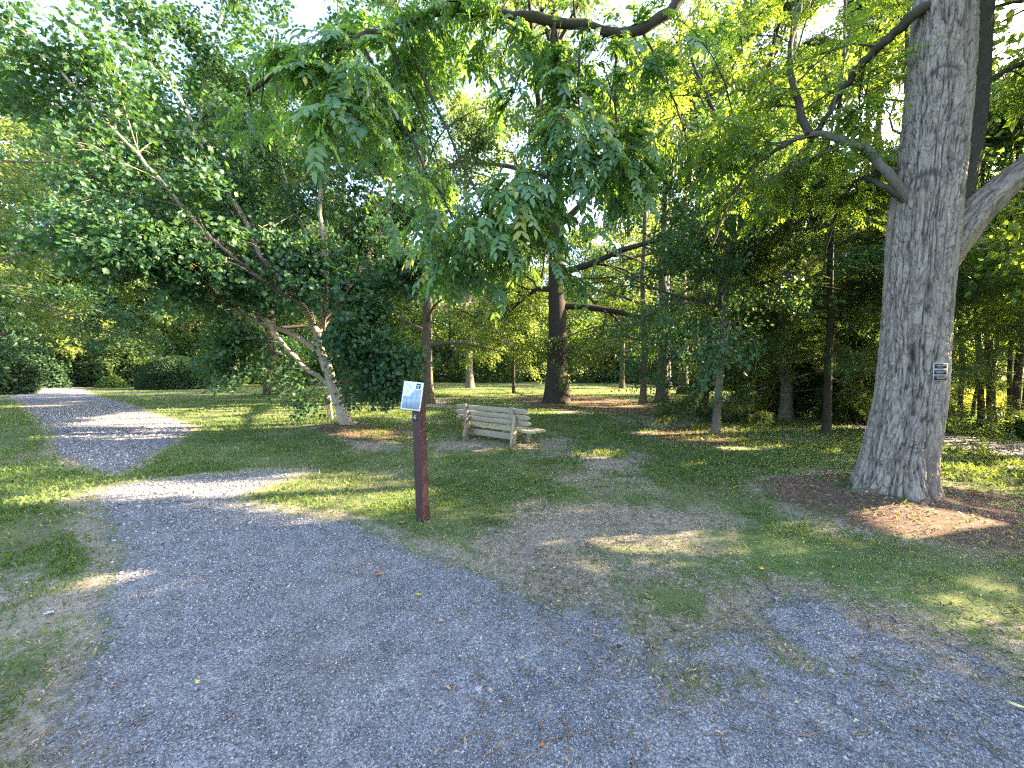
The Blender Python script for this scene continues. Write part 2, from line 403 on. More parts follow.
def populate(limb, r, rng, acc, sites, n2, L2, n3=5, L3=.55, start=.2, droop=.12, flat=.4, per=1, r2=None, ang=(.6, 1.1), up=.0):
    """secondary branches and twigs along a limb; sites collects (pos, dir) of twig points"""
    for k in range(n2):
        f = start + (1-start) * (k + rng.rand()) / n2
        p, d = at(limb, min(f, .999)); L = L2 * rng.uniform(.55, 1.15) * (1.1 - .45*f)
        rr = (r2 if r2 else r*.4) * (1.1-.6*f)
        b = grow(p, side_dir(d, rng, rng.uniform(*ang), flat), L, rng, 5, .16, droop, up)
        if rr < .035 and carved(b): continue
        tube(acc, b, np.linspace(rr, rr*.3, 6), 5)
        for j in range(n3):
            f3 = .15 + .85*(j + rng.rand())/n3
            q, dd = at(b, min(f3, .999))
            t = grow(q, side_dir(dd, rng, rng.uniform(.5, 1.0), flat), L3*rng.uniform(.6, 1.3), rng, 3, .2, droop)
            if carved(t): continue
            tube(acc, t, np.linspace(max(rr*.3, .004), .003, 4), 3)
            sites.append(t)
        sites.append(b[2:])
def gen_tree(seed, H, r0, cb, cr, nl, n2=7, n3=5, top=.55, droop=.1, flat=.4, lean=(0, 0), L3=.6, style='broad', flare=1.5, wob=.02):
    rng = np.random.RandomState(seed); acc = Acc(); sites = []
    n = 14; z = np.linspace(0, 1, n)
    tx = np.cumsum(rng.normal(0, wob, n)) * H * .12; ty = np.cumsum(rng.normal(0, wob, n)) * H * .12
    tx -= tx[0]; ty -= ty[0]
    # near the foot the trunk needs a few more rings for the flare
    zz = np.concatenate([[-.02, .01, .03, .06], z[1:]]); 
    X = np.interp(zz, z, tx) + lean[0]*zz*H; Y = np.interp(zz, z, ty) + lean[1]*zz*H
    R = r0 * (1 - zz*.9)**.8 * (1 + (flare-1)*np.exp(-zz*H/ (r0*2.2)))
    R = np.maximum(R, .015)
    trunk = np.stack([X, Y, zz*H], 1); tube(acc, trunk, R, 14)
    for i in range(nl):
        f = cb/H + (.97-cb/H) * (i + rng.rand()*.8)/nl
        p = np.array([np.interp(f, zz, X), np.interp(f, zz, Y), f*H]); s = (f - cb/H)/(1-cb/H)
        az = i*2.39996 + rng.normal(0, .3)
        if style == 'conifer':
            L = cr*(1-s)**.8*rng.uniform(.75, 1.1) + .3; el = math.radians(-8 + 25*s)
        elif style == 'young':
            L = cr*(1-s)**.6*rng.uniform(.8, 1.1) + .25; el = math.radians(15 + 35*s)
        else:
            L = cr*(math.sin(math.pi*min(1, .28+.75*s))**.7)*rng.uniform(.75, 1.12); el = math.radians(8 + 55*s + rng.normal(0, 6))
        d = np.array([math.cos(az)*math.cos(el), math.sin(az)*math.cos(el), math.sin(el)])
        r = max(.012, np.interp(f, zz, R)*(.17 if style == 'conifer' else .45))
        b = grow(p, d, L, rng, 8, .09, droop*.8)
        if r < .06 and carved(b[3:]): continue
        tube(acc, b, np.linspace(r, r*.2, 9), 7)
        populate(b, r, rng, acc, sites, n2, L*.42, n3, L3, .22, droop, flat)
    return acc, sites
MLIMB = []
def foliate(sites, rng, per, scat, size, tpl, up=.55, droop=.3, keep=None, jit=.35, M=None, loc=None, clump=.55):
    """leaf arrays around the twigs. sites: list of polylines in local space; loc moves them into the world before carving"""
    P = []; D = []
    for t in sites:
        m = max(2, int(per * rng.uniform(.3, 1.6)))
        if rng.rand() > clump + .4: m //= 3
        f = rng.rand(m)**.8 * (len(t)-1.001); i = f.astype(int); w = (f-i)[:, None]
        P.append(t[i]*(1-w) + t[i+1]*w); D.append(t[i+1]-t[i])
    P = np.concatenate(P); D = nrm(np.concatenate(D)); n = len(P)
    P = P + rng.normal(0, scat, (n, 3)) * np.array([1, 1, .6])
    if M is not None: P = P @ M.T; D = D @ M.T
    if loc is not None: P = P + np.asarray(loc)[None]
    k = carve(P, rng)
    for c, rad in MLIMB:      # the stems stay bare of leaves on their open side
        q = P - c; dr = np.array([0, 0, EYE]) - c; dr /= np.linalg.norm(dr); t = q @ dr
        k &= ~(((q*q).sum(1)-t*t < rad*rad) & (t > -.1) & (t < 3.2) & (rng.rand(n) < .93))
    P = P[k]; D = D[k]; n = len(P)
    ax = D + rng.normal(0, .75, (n, 3)) + np.array([0, 0, -droop])
    nn = np.array([0, 0, up])[None] + rng.normal(0, .5, (n, 3))
    sz = size * rng.uniform(.65, 1.25, n)
    if loc is not None: P = P - np.asarray(loc)[None]
    patch = fbm(P[:, 0]*.9+30, P[:, 1]*.9+30, P[:, 2]*.9+30, 3)
    vv = np.clip(rng.rand(n)*.6 + (patch-.5)*1.1 + .2, 0, 1)
    return leaves(P, ax, nn, sz, tpl, rng, vv)

def tree(name, label, cat, px, py, Y, seed, H, r0, cb, cr, nl, leaf='broad', bark='brown', per=26, scat=.22, size=.15, tpl=T_DIAMOND, group=None,
         n2=7, n3=5, rot=0, parts=True, xy=None, up=.55, ldroop=.3, **kw):
    g = np.array([xy[0], xy[1], 0]) if xy is not None else np.array([(px-512)/F*Y, Y, 0])
    g[2] = HT(g[0], g[1]) - .03
    root = empty(name, tuple(g), label, cat, group)
    global CTX
    CTX = g
    acc, sites = gen_tree(seed, H, r0, cb, cr, nl, n2, n3, **kw)
    acc.build('trunk', BM[bark], root, smooth=True)
    rng = np.random.RandomState(seed+999)
    V, Fc, a = foliate(sites, rng, per, scat, size, tpl, up=up, droop=ldroop, loc=g)
    mk('crown', V, Fc, LM[leaf], root, attrs={'v': a})
    return root

# ------------------------------------------------------------------ ground sheets
def sdist(poly, x, y):
    """signed distance to a polygon, negative inside"""
    d = np.full(x.shape, 1e9); ins = np.zeros(x.shape, bool); n = len(poly)
    for i in range(n):
        ax, ay = poly[i][:2]; bx, by = poly[(i+1) % n][:2]
        ex, ey = bx-ax, by-ay; t = np.clip(((x-ax)*ex+(y-ay)*ey)/(ex*ex+ey*ey), 0, 1)
        d = np.minimum(d, np.hypot(x-ax-t*ex, y-ay-t*ey))
        c = (ay > y) != (by > y)
        with np.errstate(divide='ignore', invalid='ignore'):
            ins ^= c & (x < (bx-ax)*(y-ay)/(by-ay) + ax)
    return np.where(ins, -d, d)
def gpoly(pts): return [GP(*p) for p in pts]
NEAR = gpoly([(-60,1400),(40,900),(62,768),(92,690),(112,620),(112,580),(128,545),(100,512),(92,497),(120,486),(200,477),(262,471),(300,474),(262,486),(232,500),(262,512),(330,520),(392,540),(470,572),(560,600),(640,612),(740,606),(830,592),(862,604),(900,628),(960,655),(1030,682),(1300,760),(1700,1400),(512,3000)])
FARP = gpoly([(115,474),(72,461),(56,450),(58,434),(38,418),(22,402),(4,389),(-30,384.5),(20,381.8),(62,382.5),(80,388),(97,397),(126,404),(156,415),(192,427),(176,439),(148,456)])
RIGHTP = gpoly([(716,401),(738,404),(790,412),(850,425),(960,447),(1250,500),(1250,478),(960,436),(860,419),(800,409),(745,400),(720,397)])
FARL = gpoly([(560,384.5),(440,382.5),(300,380.6),(300,379.2),(440,381),(600,382.7)])
DIRT = [gpoly(p) for p in (
  [(440,441),(560,441),(610,452),(650,470),(700,500),(730,530),(760,560),(700,590),(640,600),(560,590),(500,560),(470,540),(520,520),(560,500),(560,470),(520,458),(450,452)],
  [(760,482),(830,480),(880,486),(945,492),(1024,500),(1100,520),(1100,560),(1024,552),(960,542),(880,545),(820,530),(770,505)],
  [(660,428),(720,430),(760,438),(740,446),(690,444),(640,436)],
  [(500,397),(560,394),(620,398),(700,415),(720,424),(660,428),(600,415),(540,410)],
  [(395,398),(450,398),(450,407),(400,406)],
  [(320,425),(400,428),(420,445),(360,448),(310,436)],
  [(-80,700),(30,690),(80,720),(70,768),(20,900),(-200,900)],
  [(-80,588),(30,582),(60,600),(-80,625)],
  [(640,620),(760,600),(900,620),(1024,660),(1024,680),(860,640),(740,640)],
  [(690,590),(780,580),(830,592),(740,610)])]
def fields(x, y):
    g = np.full(x.shape, -9.)
    r = np.hypot(x, y)
    for p, w in ((NEAR, .32), (FARP, .22), (RIGHTP, .5)):
        g = np.maximum(g, .5 - sdist(p, x, y)/(2*w))
    g = np.clip(g + (fbm(x*2+7, y*2+7) - .5)*.5, 0, 1)
    # mixed, thin gravel in the lower right of the near area
    q = fbm(x*1.6+70, y*1.6+20, o=4); w = 1.05*np.clip((x - .1)/.7, 0, 1) * np.clip((y-1.0)/.7, 0, 1) * np.clip((3.0-y)/.6, 0, 1)
    g = g - w*np.clip((q-.44)*2.6, 0, .55)
    d = np.full(x.shape, -9.)
    for p in DIRT: d = np.maximum(d, .46 - sdist(p, x, y)/(2*.6))
    d = np.clip(np.minimum(d, .68) + (fbm(x*1.3+17, y*1.3+27, o=5) - .5)*1.9, 0, 1)
    d = np.maximum(d, np.clip((fbm(x*.55+3, y*.55+9, o=4)-.60)*4, 0, .6))
    # worn soil at the gravel's edge
    d = np.maximum(d, np.clip(.85 - abs(g-.30)*2.2, 0, .62))
    return g, d
MULCH = [gpoly(p) for p in ([(752,482),(830,478),(880,484),(945,490),(1024,498),(1100,515),(1100,560),(1024,556),(960,548),(890,540),(820,520),(770,500)],
  [(662,428),(720,427),(762,438),(748,447),(690,445),(640,437)], [(505,398),(560,393),(620,398),(690,412),(660,418),(600,412),(540,409)], [(322,426),(400,428),(415,440),(360,442),(312,434)])]
def build_ground():
    a = np.concatenate([np.arange(-180, -62, 3.0), np.arange(-62, 62, .26), np.arange(62, 180, 3.0)]) * math.pi/180
    r = [.25]
    while r[-1] < 600: r.append(r[-1]*(1.0105 if 1.2 < r[-1] < 40 else 1.05))
    r = np.array(r); A, R = np.meshgrid(a, r)
    x = (np.sin(A)*R); y = (np.cos(A)*R)
    z = HT(x, y) + .012*(fbm(x*5, y*5, o=4)-.5)*np.clip(R, 0, 1)
    g, d = fields(x, y)
    mu = np.full(x.shape, -9.)
    for p in MULCH: mu = np.maximum(mu, .5-sdist(p, x, y)/.5)
    mu = np.clip(mu + (fbm(x*2.1+3, y*2.1+8)-.5)*.7, 0, 1); d = np.maximum(d, mu*.9)
    na = len(a); nr = len(r)
    V = np.stack([x, y, z], -1).reshape(-1, 3); V = np.vstack([V, [[0, 0, float(HT(0., 0.))]]])
    G = np.append(g.reshape(-1), 1.0); D = np.append(d.reshape(-1), 0); MU = np.append(mu.reshape(-1), 0)
    i = np.arange(nr-1)[:, None]*na; j = np.arange(na)[None]; j2 = (j+1) % na
    Fq = np.stack([i+j, i+j2, i+na+j2, i+na+j], -1).reshape(-1, 4)[:, ::-1]
    jj = np.arange(na); cen = len(V)-1
    Fc = np.stack([np.full(na, cen), jj, (jj+1) % na, (jj+1) % na], 1)
    Fc = Fc[:, ::-1]
    gm = G[Fq].mean(1); dm = D[Fq].mean(1)
    kind = np.where(gm > .5, 1, np.where(dm > .5, 2, 0))
    cx = V[Fq].mean(1)
    right = (cx[:, 0] > 3) & (cx[:, 1] > 5.0)
    def part(name, sel, extra=None):
        f = Fq[sel]; u, inv = np.unique(f, return_inverse=True)
        o = mk(name, V[u], inv.reshape(-1, 4), GROUND, attrs={'gravel': G[u], 'dirt': D[u], 'mulch': MU[u]}, smooth=True)
        o['kind'] = 'structure'; return o
    part('lawn', kind == 0); part('bare_soil', kind == 2)
    part('gravel_path', (kind == 1) & ~right); part('woodland_path', (kind == 1) & right)
    f = Fc[:, 1:]; u, inv = np.unique(f, return_inverse=True)
    o = mk('gravel_underfoot', V[u], inv.reshape(-1, 3), GROUND, attrs={'gravel': G[u], 'dirt': D[u], 'mulch': MU[u]}, smooth=True); o['kind'] = 'structure'
build_ground()

# ------------------------------------------------------------------ gravel stones, grass, weeds and litter
def polar_sample(rng, n, r0, r1, amax=64):
    r = r0 * (r1/r0)**rng.rand(n); a = np.radians(rng.uniform(-amax, amax, n))
    return np.sin(a)*r, np.cos(a)*r, r
def gravel():
    rng = np.random.RandomState(3)
    x, y, r = polar_sample(rng, 280000, .8, 24)
    g, d = fields(x, y)
    k = rng.rand(len(x)) < np.clip((g-.25)*1.5, 0.0, 1); x, y, r, g = x[k], y[k], r[k], g[k]; n = len(x)
    s = .0038*np.exp(rng.normal(0, .40, n)) * np.clip(r/2.2, .85, 4.5); s = np.minimum(s, .006+.003*r)
    base = np.array([[1,0,0],[-1,0,0],[0,1,0],[0,-1,0],[0,0,1],[0,0,-1]], float)
    oct_ = np.array([[0,2,4],[2,1,4],[1,3,4],[3,0,4],[2,0,5],[1,2,5],[3,1,5],[0,3,5]])
    V = base[None]*rng.uniform(.55, 1.25, (n, 6, 1)) + rng.normal(0, .18, (n, 6, 3))
    ca, sa = np.cos(q := rng.rand(n)*6.28), np.sin(q)
    sc = np.stack([np.ones(n)*1.1, rng.uniform(.6, 1, n), rng.uniform(.4, .8, n)], 1)
    V = V*sc[:, None]
    tl = rng.normal(0, .4, n); ct, st = np.cos(tl), np.sin(tl)
    X, Y, Z = V[..., 0], V[..., 1], V[..., 2]
    X, Z = X*ct[:, None]+Z*st[:, None], -X*st[:, None]+Z*ct[:, None]
    V = np.stack([X*ca[:, None]-Y*sa[:, None], X*sa[:, None]+Y*ca[:, None], Z], -1)*s[:, None, None]
    V += np.stack([x, y, HT(x, y)+s*.25], -1)[:, None]
    Fc = (oct_[None]+(np.arange(n)*6)[:, None, None]).reshape(-1, 3)
    o = mk('gravel', V.reshape(-1, 3), Fc, attr_mat('crushed_stone', [(0, (.085,.085,.092)), (.4, (.20,.205,.23)), (.8, (.31,.315,.345)), (.94, (.38,.385,.41)), (.96, (.28,.23,.19)), (1, (.48,.48,.49))], .85),
           attrs={'v': np.repeat(rng.rand(n), 6)})
    tag(o, 'loose blue grey crushed stone lying over the path', 'gravel', kind='stuff')
gravel()
def grass():
    rng = np.random.RandomState(5)
    x, y, r = polar_sample(rng, 760000, 1.0, 45)
    g, d = fields(x, y)
    pat = fbm(x*1.1+5, y*1.1+60, o=4); fine = fbm(x*9+9, y*9+6, o=3)
    dens = np.clip(1.1 - d*1.25, .10, 1) * np.clip(1.3 - g*2.4, .0, 1) * np.clip(.35 + (pat-.40)*3.2, .2, 1) * np.clip(.2+(fine-.35)*3.4, .08, 1)
    dens *= 1-.5*np.clip((x-.0)/.5, 0, 1)*np.clip((3.9-x)/.8, 0, 1)*np.clip((5.6-y)/1.2, 0, 1)
    dens *= 1-.68*np.clip((x-.2)/.5, 0, 1)*np.clip((3.6-y)/.5, 0, 1)
    k = rng.rand(len(x)) < dens; x, y, r, pat = x[k], y[k], r[k], pat[k]; n = len(x)
    h = (.016 + .026*rng.rand(n)) * (.7+.7*pat) * np.clip(r/4, 1, 1.7); w = np.clip(.0011*r, .0022, .02)*rng.uniform(.7, 1.3, n)
    a = rng.rand(n)*6.28; ln = rng.uniform(.2, 1.1, n)*h; b = rng.rand(n)*6.28
    z = HT(x, y)
    p0 = np.stack([x-np.cos(a)*w, y-np.sin(a)*w, z-.004], -1); p1 = np.stack([x+np.cos(a)*w, y+np.sin(a)*w, z-.004], -1)
    mx = x+np.cos(b)*ln*.4; my = y+np.sin(b)*ln*.4
    p2 = np.stack([mx+np.cos(a)*w*.7, my+np.sin(a)*w*.7, z+h*.65], -1); p3 = np.stack([x+np.cos(b)*ln, y+np.sin(b)*ln, z+h], -1)
    V = np.stack([p0, p1, p2, p3], 1).reshape(-1, 3)
    Fc = (np.array([[0,1,2],[0,2,3]])[None]+(np.arange(n)*4)[:, None, None]).reshape(-1, 3)
    vv = np.clip(rng.rand(n)*.75 + (pat-.5)*-.9 + .12, 0, 1)
    o = mk('grass', V, Fc, attr_mat('grass_blade', [(0, (.050,.098,.034)), (.5, (.088,.150,.048)), (.86, (.15,.20,.06)), (.93, (.30,.26,.14)), (1, (.42,.36,.22))], .6, .3, (.28,.36,.05)), attrs={'v': np.repeat(vv, 4)})
    tag(o, 'short patchy green grass thinning towards the gravel', 'grass', kind='stuff')
grass()
def weeds():
    rng = np.random.RandomState(8)
    x, y, r = polar_sample(rng, 60000, 1.1, 14)
    g, d = fields(x, y)
    pat = fbm(x*1.7+15, y*1.7+6, o=3)
    left = np.clip((-x-1.2)/1.2, 0, 1)
    dens = np.clip((pat-.46)*3, 0, 1)*(.25+.75*left)*np.clip(1.2-g*2, 0, 1)*np.clip(1.2-d*.8, .1, 1)
    dm = np.hypot(x-MP[0], y-MP[1]+.5); dens = np.maximum(dens, np.clip(1.6-dm, 0, .9))
    k = rng.rand(len(x)) < dens; x, y, r = x[k], y[k], r[k]; n = len(x)
    P = np.stack([x, y, HT(x, y)+rng.uniform(.008, .04, n)*np.clip(r/4, 1, 2)], -1)
    ax = rng.normal(0, 1, (n, 3)); ax[:, 2] = .25
    nn = np.array([0, 0, 1.0])+rng.normal(0, .35, (n, 3))
    V, Fc, a = leaves(P, ax, nn, rng.uniform(.014, .030, n)*np.clip(r/4, 1, 2.2), T_DIAMOND, rng)
    o = mk('ground_cover', V, Fc, attr_mat('weed_leaf', [(0, (.03,.07,.028)), (.6, (.06,.12,.04)), (1, (.11,.16,.06))], .5, .25), attrs={'v': a})
    tag(o, 'low broad leaved weeds and clover between the grass', 'ground cover', kind='stuff')
weeds()
def litter():
    rng = np.random.RandomState(9)
    x, y, r = polar_sample(rng, 34000, 1.3, 20)
    g, d = fields(x, y)
    dens = .07 + np.clip(d, 0, 1)*.4; dens = dens*np.clip(.35+(x+1.0)/2.2, .18, 1)
    dt = np.hypot(x-RT[0], y-RT[1]); dens = np.maximum(dens, np.clip(1.2-dt/2.6, 0, .7))
    dens *= np.where(g > .75, .35, 1)
    k = rng.rand(len(x)) < dens; x, y, r = x[k], y[k], r[k]; n = len(x)
    P = np.stack([x, y, HT(x, y)+.012+rng.rand(n)*.02], -1)
    ax = rng.normal(0, 1, (n, 3)); ax[:, 2] *= .2
    nn = np.array([0, 0, 1.0])+rng.normal(0, .45, (n, 3))
    tp = (T_DIAMOND[0]*np.array([1, .75, 2.2]), T_DIAMOND[1])
    V, Fc, a = leaves(P, ax, nn, rng.uniform(.012, .036, n)*np.clip(r/5, .9, 1.5), tp, rng)
    o = mk('leaf_litter', V, Fc, attr_mat('dry_leaf', [(0, (.10,.06,.035)), (.35, (.22,.14,.075)), (.6, (.36,.28,.16)), (.85, (.48,.42,.28)), (1, (.58,.52,.26))], .7, .15, (.4,.3,.08)), attrs={'v': a})
    tag(o, 'dry tan and brown fallen leaves scattered over soil and grass', 'leaf litter', kind='stuff')
    x, y, r = polar_sample(rng, 110000, 1.2, 14)
    g, d = fields(x, y); q = fbm(x*2.3+8, y*2.3+4, o=3)
    k = rng.rand(len(x)) < np.clip(.12+d*.8, 0, .7)*np.clip((q-.3)*3, .1, 1)*np.clip(1.1-g*1.1, .04, 1)*np.clip((x+3.2)/2.5, .25, 1); x, y, r = x[k], y[k], r[k]; n = len(x)
    P = np.stack([x, y, HT(x, y)+.006+rng.rand(n)*.02], -1)
    ax = rng.normal(0, 1, (n, 3)); ax[:, 2] *= .25
    tp = (T_DIAMOND[0]*np.array([1, .22, 1.5]), T_DIAMOND[1])
    V, Fc, a = leaves(P, ax, np.array([0, 0, 1.0])+rng.normal(0, .4, (n, 3)), rng.uniform(.02, .06, n)*np.clip(r/5, .8, 1.6), tp, rng)
    o = mk('straw', V, Fc, attr_mat('dry_straw', [(0, (.07,.05,.035)), (.4, (.20,.16,.11)), (.75, (.38,.32,.22)), (1, (.52,.46,.34))], .8), attrs={'v': a})
    tag(o, 'dry straw and leaf stalk bits strewn on worn ground', 'straw', kind='stuff')
    # twigs and bark scraps
    acc = Acc()
    for i in range(260):
        px, py = rng.uniform(450, 1010), rng.uniform(440, 760); p = GP(px, py); p[2] = float(HT(p[0], p[1]))+.006
        L = rng.uniform(.03, .14); t = grow(p, np.array([rng.normal(), rng.normal(), 0.02]), L, rng, 3, .12)
        t[:, 2] = p[2]; tube(acc, t, np.array([.0028, .003, .0025, .0015]), 4)
    o = acc.build('twig_litter', flat_mat('twig', (.16,.12,.085))); tag(o, 'small dry twigs and bark scraps on the ground', 'twigs', kind='stuff')
litter()

# ------------------------------------------------------------------ the big furrowed trunk on the right
def furrowed(pts, rad, name, parent, mat, seed, nu=420, nv=900, flare=True, depth=.036):
    """a trunk with deep vertical plates: the surface is really displaced"""
    pts = np.asarray(pts, float); rad = np.asarray(rad, float)
    s = np.concatenate([[0], np.cumsum(np.linalg.norm(np.diff(pts, axis=0), axis=1))]); L = s[-1]
    t = np.linspace(0, L, nv)
    # smooth interpolation
    def sm(v):
        w = np.interp(t, s, v); k = max(3, nv//14) | 1; pad = np.pad(w, k//2, mode='reflect', reflect_type='odd'); return np.convolve(pad, np.ones(k)/k, 'valid')
    C = np.stack([sm(pts[:, i]) for i in range(3)], -1); R = sm(rad)
    T = nrm(np.gradient(C, axis=0)); u = nrm(np.cross(T, np.array([0, 1., .02]))); w = np.cross(T, u)
    a = np.arange(nu)*2*np.pi/nu
    A, TT = np.meshgrid(a, t)
    RR = R[:, None]
    lob = 1 + .045*np.sin(3*A+seed)+.03*np.sin(5*A+1.7*seed+TT*.6) + .05*(fbm(np.cos(A)*1.5+5, np.sin(A)*1.5+5, TT*.9, 3)-.5)
    if flare:
        fl = np.exp(-TT/.30); lob = lob + fl*(.20*np.clip(np.sin(5*A+.8)+.35*np.sin(9*A+2), -.4, 1)+.14)
    # plates: warped cells stretched along the trunk
    wx = np.cos(A)*RR; wy = np.sin(A)*RR
    wr = fbm(wx*9+3, wy*9+3, TT*2.2+seed, 3)-.5
    k = 22.0
    n1 = fbm(wx*k+wr*1.5+20, wy*k+wr*1.5+20, TT*1.6+seed*3, 4)
    n2 = fbm(wx*38+20, wy*38+20, TT*6+seed*3, 3)
    ridge = np.clip(np.abs(n1-.5)*13, 0, 1)           # narrow furrows
    n3 = fbm(wx*9+wr+31, wy*9+wr+31, TT*10+wr*6, 3)
    ridge = np.minimum(ridge, np.clip(np.abs(n3-.5)*14+.30, 0, 1))
    ridge2 = np.clip(np.abs(n2-.5)*9, 0, 1)
    hgt = (ridge**.8)*.68 + ridge2*.32
    if flare:
        for t0, a0, sz, am in ((3.42, .75, .17, .10), (4.62, .95, .14, .085), (1.62, .80, .06, -.05), (2.35, 1.15, .04, -.03)):
            q = ((TT-t0)/(sz if am > 0 else sz*2.2))**2 + ((np.mod(A-a0+np.pi, 2*np.pi)-np.pi)*RR/(sz if am > 0 else sz*.45))**2
            q = q*(.55+.9*fbm(wx*14+t0, wy*14, TT*14, 3)); up_ = np.clip(.25+(TT-t0)/sz, 0, 1)
            lob = lob + am*np.exp(-q)/RR*.3; hgt = hgt*(1-.7*up_*np.exp(-((q-.9)/.35)**2))*(1-.5*np.exp(-q*9)) if am > 0 else hgt*(1-.95*np.exp(-q))
    amp = depth*np.clip(R/.3, .35, 1.1)[:, None]
    rr = RR*lob + amp*(hgt-.8) + .006*(fbm(wx*90+9, wy*90+9, TT*40, 2)-.5)
    V = C[:, None] + rr[..., None]*(np.cos(A)[..., None]*u[:, None]+np.sin(A)[..., None]*w[:, None])
    i = np.arange(nv-1)[:, None]*nu; j = np.arange(nu)[None]; j2 = (j+1) % nu
    Fc = np.stack([i+j, i+j2, i+nu+j2, i+nu+j], -1).reshape(-1, 4)
    return mk(name, V.reshape(-1, 3), Fc, mat, parent, attrs={'v': np.clip(hgt, 0, 1).reshape(-1)}, smooth=True)
BM['ridge_shaded'] = bark_mat('mossy_shaded_bark', (.022,.024,.020), (.085,.085,.07), (8, 8, 3), .9, .5)  # second stem: mossy, with its shade darkened into the bark colour
zr = float(HT(*RT))
root_big = empty('tree', (RT[0], RT[1], zr), 'huge grey tree with deeply furrowed bark and a small black name plate', 'tree')
def rel(root, P): return np.asarray(P, float) - np.array(root.location)[None]
tp = [(RT[0], RT[1], zr-.12), (RT[0]+.03, RT[1], .5)] + [tuple(WP(px, py, Y)) for px, py, Y in ((908,400,4.35),(915,310,4.38),(921,230,4.42),(932,150,4.45),(939,80,4.48),(944,0,4.5),(950,-90,4.55),(962,-200,4.6))]
tr = furrowed(rel(root_big, tp), [.345,.305,.285,.27,.29,.268,.264,.258,.23,.18], 'trunk', root_big, BM['ridge'], 1.3)
st = [WP(930,262,4.55), WP(943,215,4.62), WP(957,150,4.7), WP(965,80,4.75), WP(972,0,4.8), WP(980,-100,4.9), WP(990,-220,5.0)]
furrowed(rel(root_big, st), [.12,.21,.215,.205,.185,.15,.11], 'limb', root_big, BM['ridge_shaded'], 2.7, 220, 420, False, .022)
st2 = [WP(930,285,4.5), WP(950,240,4.45), WP(975,212,4.4), WP(1005,185,4.35), WP(1045,152,4.3), WP(1110,110,4.2), WP(1200,40,4.1)]
furrowed(rel(root_big, st2), [.13,.20,.165,.135,.115,.09,.07], 'limb', root_big, BM['ridge'], 4.1, 220, 420, False, .02)

for i, (a, L) in enumerate(((-18, .75), (-95, .35), (200, .5))):
    a = math.radians(a); q = []
    for t in np.linspace(0, 1, 12):
        x = RT[0]+math.cos(a+.25*math.sin(t*4+i))*(.2+L*t); y = RT[1]+math.sin(a+.25*math.sin(t*4+i))*(.2+L*t)
        q.append((x, y, float(HT(x, y))+.02*(1-t)-.025*t))
    ra = Acc(); tube(ra, rel(root_big, q), np.linspace(.07, .012, 12), 12); ra.build('root', BM['brown'], root_big, smooth=True)
rngB = np.random.RandomState(21)
big_sites = []; big_acc = []
def hero_limb(root, path, r0, r1, mat, sites, rng, n2, L2, n3=5, L3=.45, start=.25, k=9, droop=.15, flat=.3, name='limb', ang=(.6, 1.1)):
    pts = np.array([WP(*p) for p in path]) if len(path[0]) == 3 and not isinstance(path, np.ndarray) else np.array(path)
    # resample smoothly and add small crooks
    m = max(10, len(pts)*4); s = np.linspace(0, len(pts)-1, m); i = np.minimum(s.astype(int), len(pts)-2); f = s-i
    def cr(a, b, c, d, t): return .5*((2*b)+(-a+c)*t+(2*a-5*b+4*c-d)*t*t+(-a+3*b-3*c+d)*t**3)
    pp = np.vstack([2*pts[0]-pts[1], pts, 2*pts[-1]-pts[-2]])
    C = np.array([cr(pp[a], pp[a+1], pp[a+2], pp[a+3], t) for a, t in zip(i, f)])
    C[1:-1] += rng.normal(0, r0*.12+.006, (m-2, 3))
    loc = np.array(root.location); acc = Acc()
    R = np.linspace(r0, r1, m)*(1+rng.normal(0, .05, m))
    tube(acc, C-loc, R, k)
    global CTX
    CTX = loc; sub = []
    populate(C-loc, r0, rng, acc, sub, n2, L2, n3, L3, start, droop, flat, r2=max(r1*.8, .012), ang=ang)
    sites += [t+loc for t in sub]
    acc.build(name, mat, root, smooth=True)
    return C
# grey limb and the long dark limb reaching left from the trunk
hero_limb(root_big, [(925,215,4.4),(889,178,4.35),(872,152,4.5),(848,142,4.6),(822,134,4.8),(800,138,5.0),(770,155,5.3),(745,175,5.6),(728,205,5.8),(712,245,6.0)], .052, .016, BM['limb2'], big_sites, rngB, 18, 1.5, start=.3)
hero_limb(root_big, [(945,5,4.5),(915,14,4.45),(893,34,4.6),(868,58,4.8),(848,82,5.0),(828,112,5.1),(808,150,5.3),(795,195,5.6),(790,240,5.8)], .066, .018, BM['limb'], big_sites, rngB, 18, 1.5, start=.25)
hero_limb(root_big, [(920,215,4.4),(884,186,4.4),(860,180,4.8),(842,200,5.2),(830,235,5.6),(822,275,6.0)], .032, .010, BM['limb'], big_sites, rngB, 7, .9, start=.3)
hero_limb(root_big, [(810,135,4.9),(795,95,5.5),(790,50,6),(800,10,6.4),(815,-60,6.8)], .05, .02, BM['limb'], big_sites, rngB, 18, 1.8, start=.1)
hero_limb(root_big, [(760,160,5.4),(720,120,6.0),(700,80,6.4),(690,30,6.8),(720,-40,7.0)], .04, .015, BM['limb'], big_sites, rngB, 18, 1.8, start=.1)
hero_limb(root_big, [(958,110,4.65),(985,85,4.8),(1003,72,5.0),(1030,60,5.4),(1080,40,5.8)], .05, .02, BM['limb'], big_sites, rngB, 7, 1.1, start=.3)
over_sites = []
OV = hero_limb(root_big, [(950,-60,4.5),(880,-130,5.0),(790,-110,5.4),(715,-35,5.7),(668,12,5.8),(628,32,5.8),(560,22,5.6),(500,13,5.5),(440,13,5.4),(400,25,5.3),(350,42,5.2),(295,60,5.1),(245,95,5.0)], .10, .028, BM['limb'], over_sites, rngB, 22, .9, n3=5, L3=.35, start=.35, droop=.22)

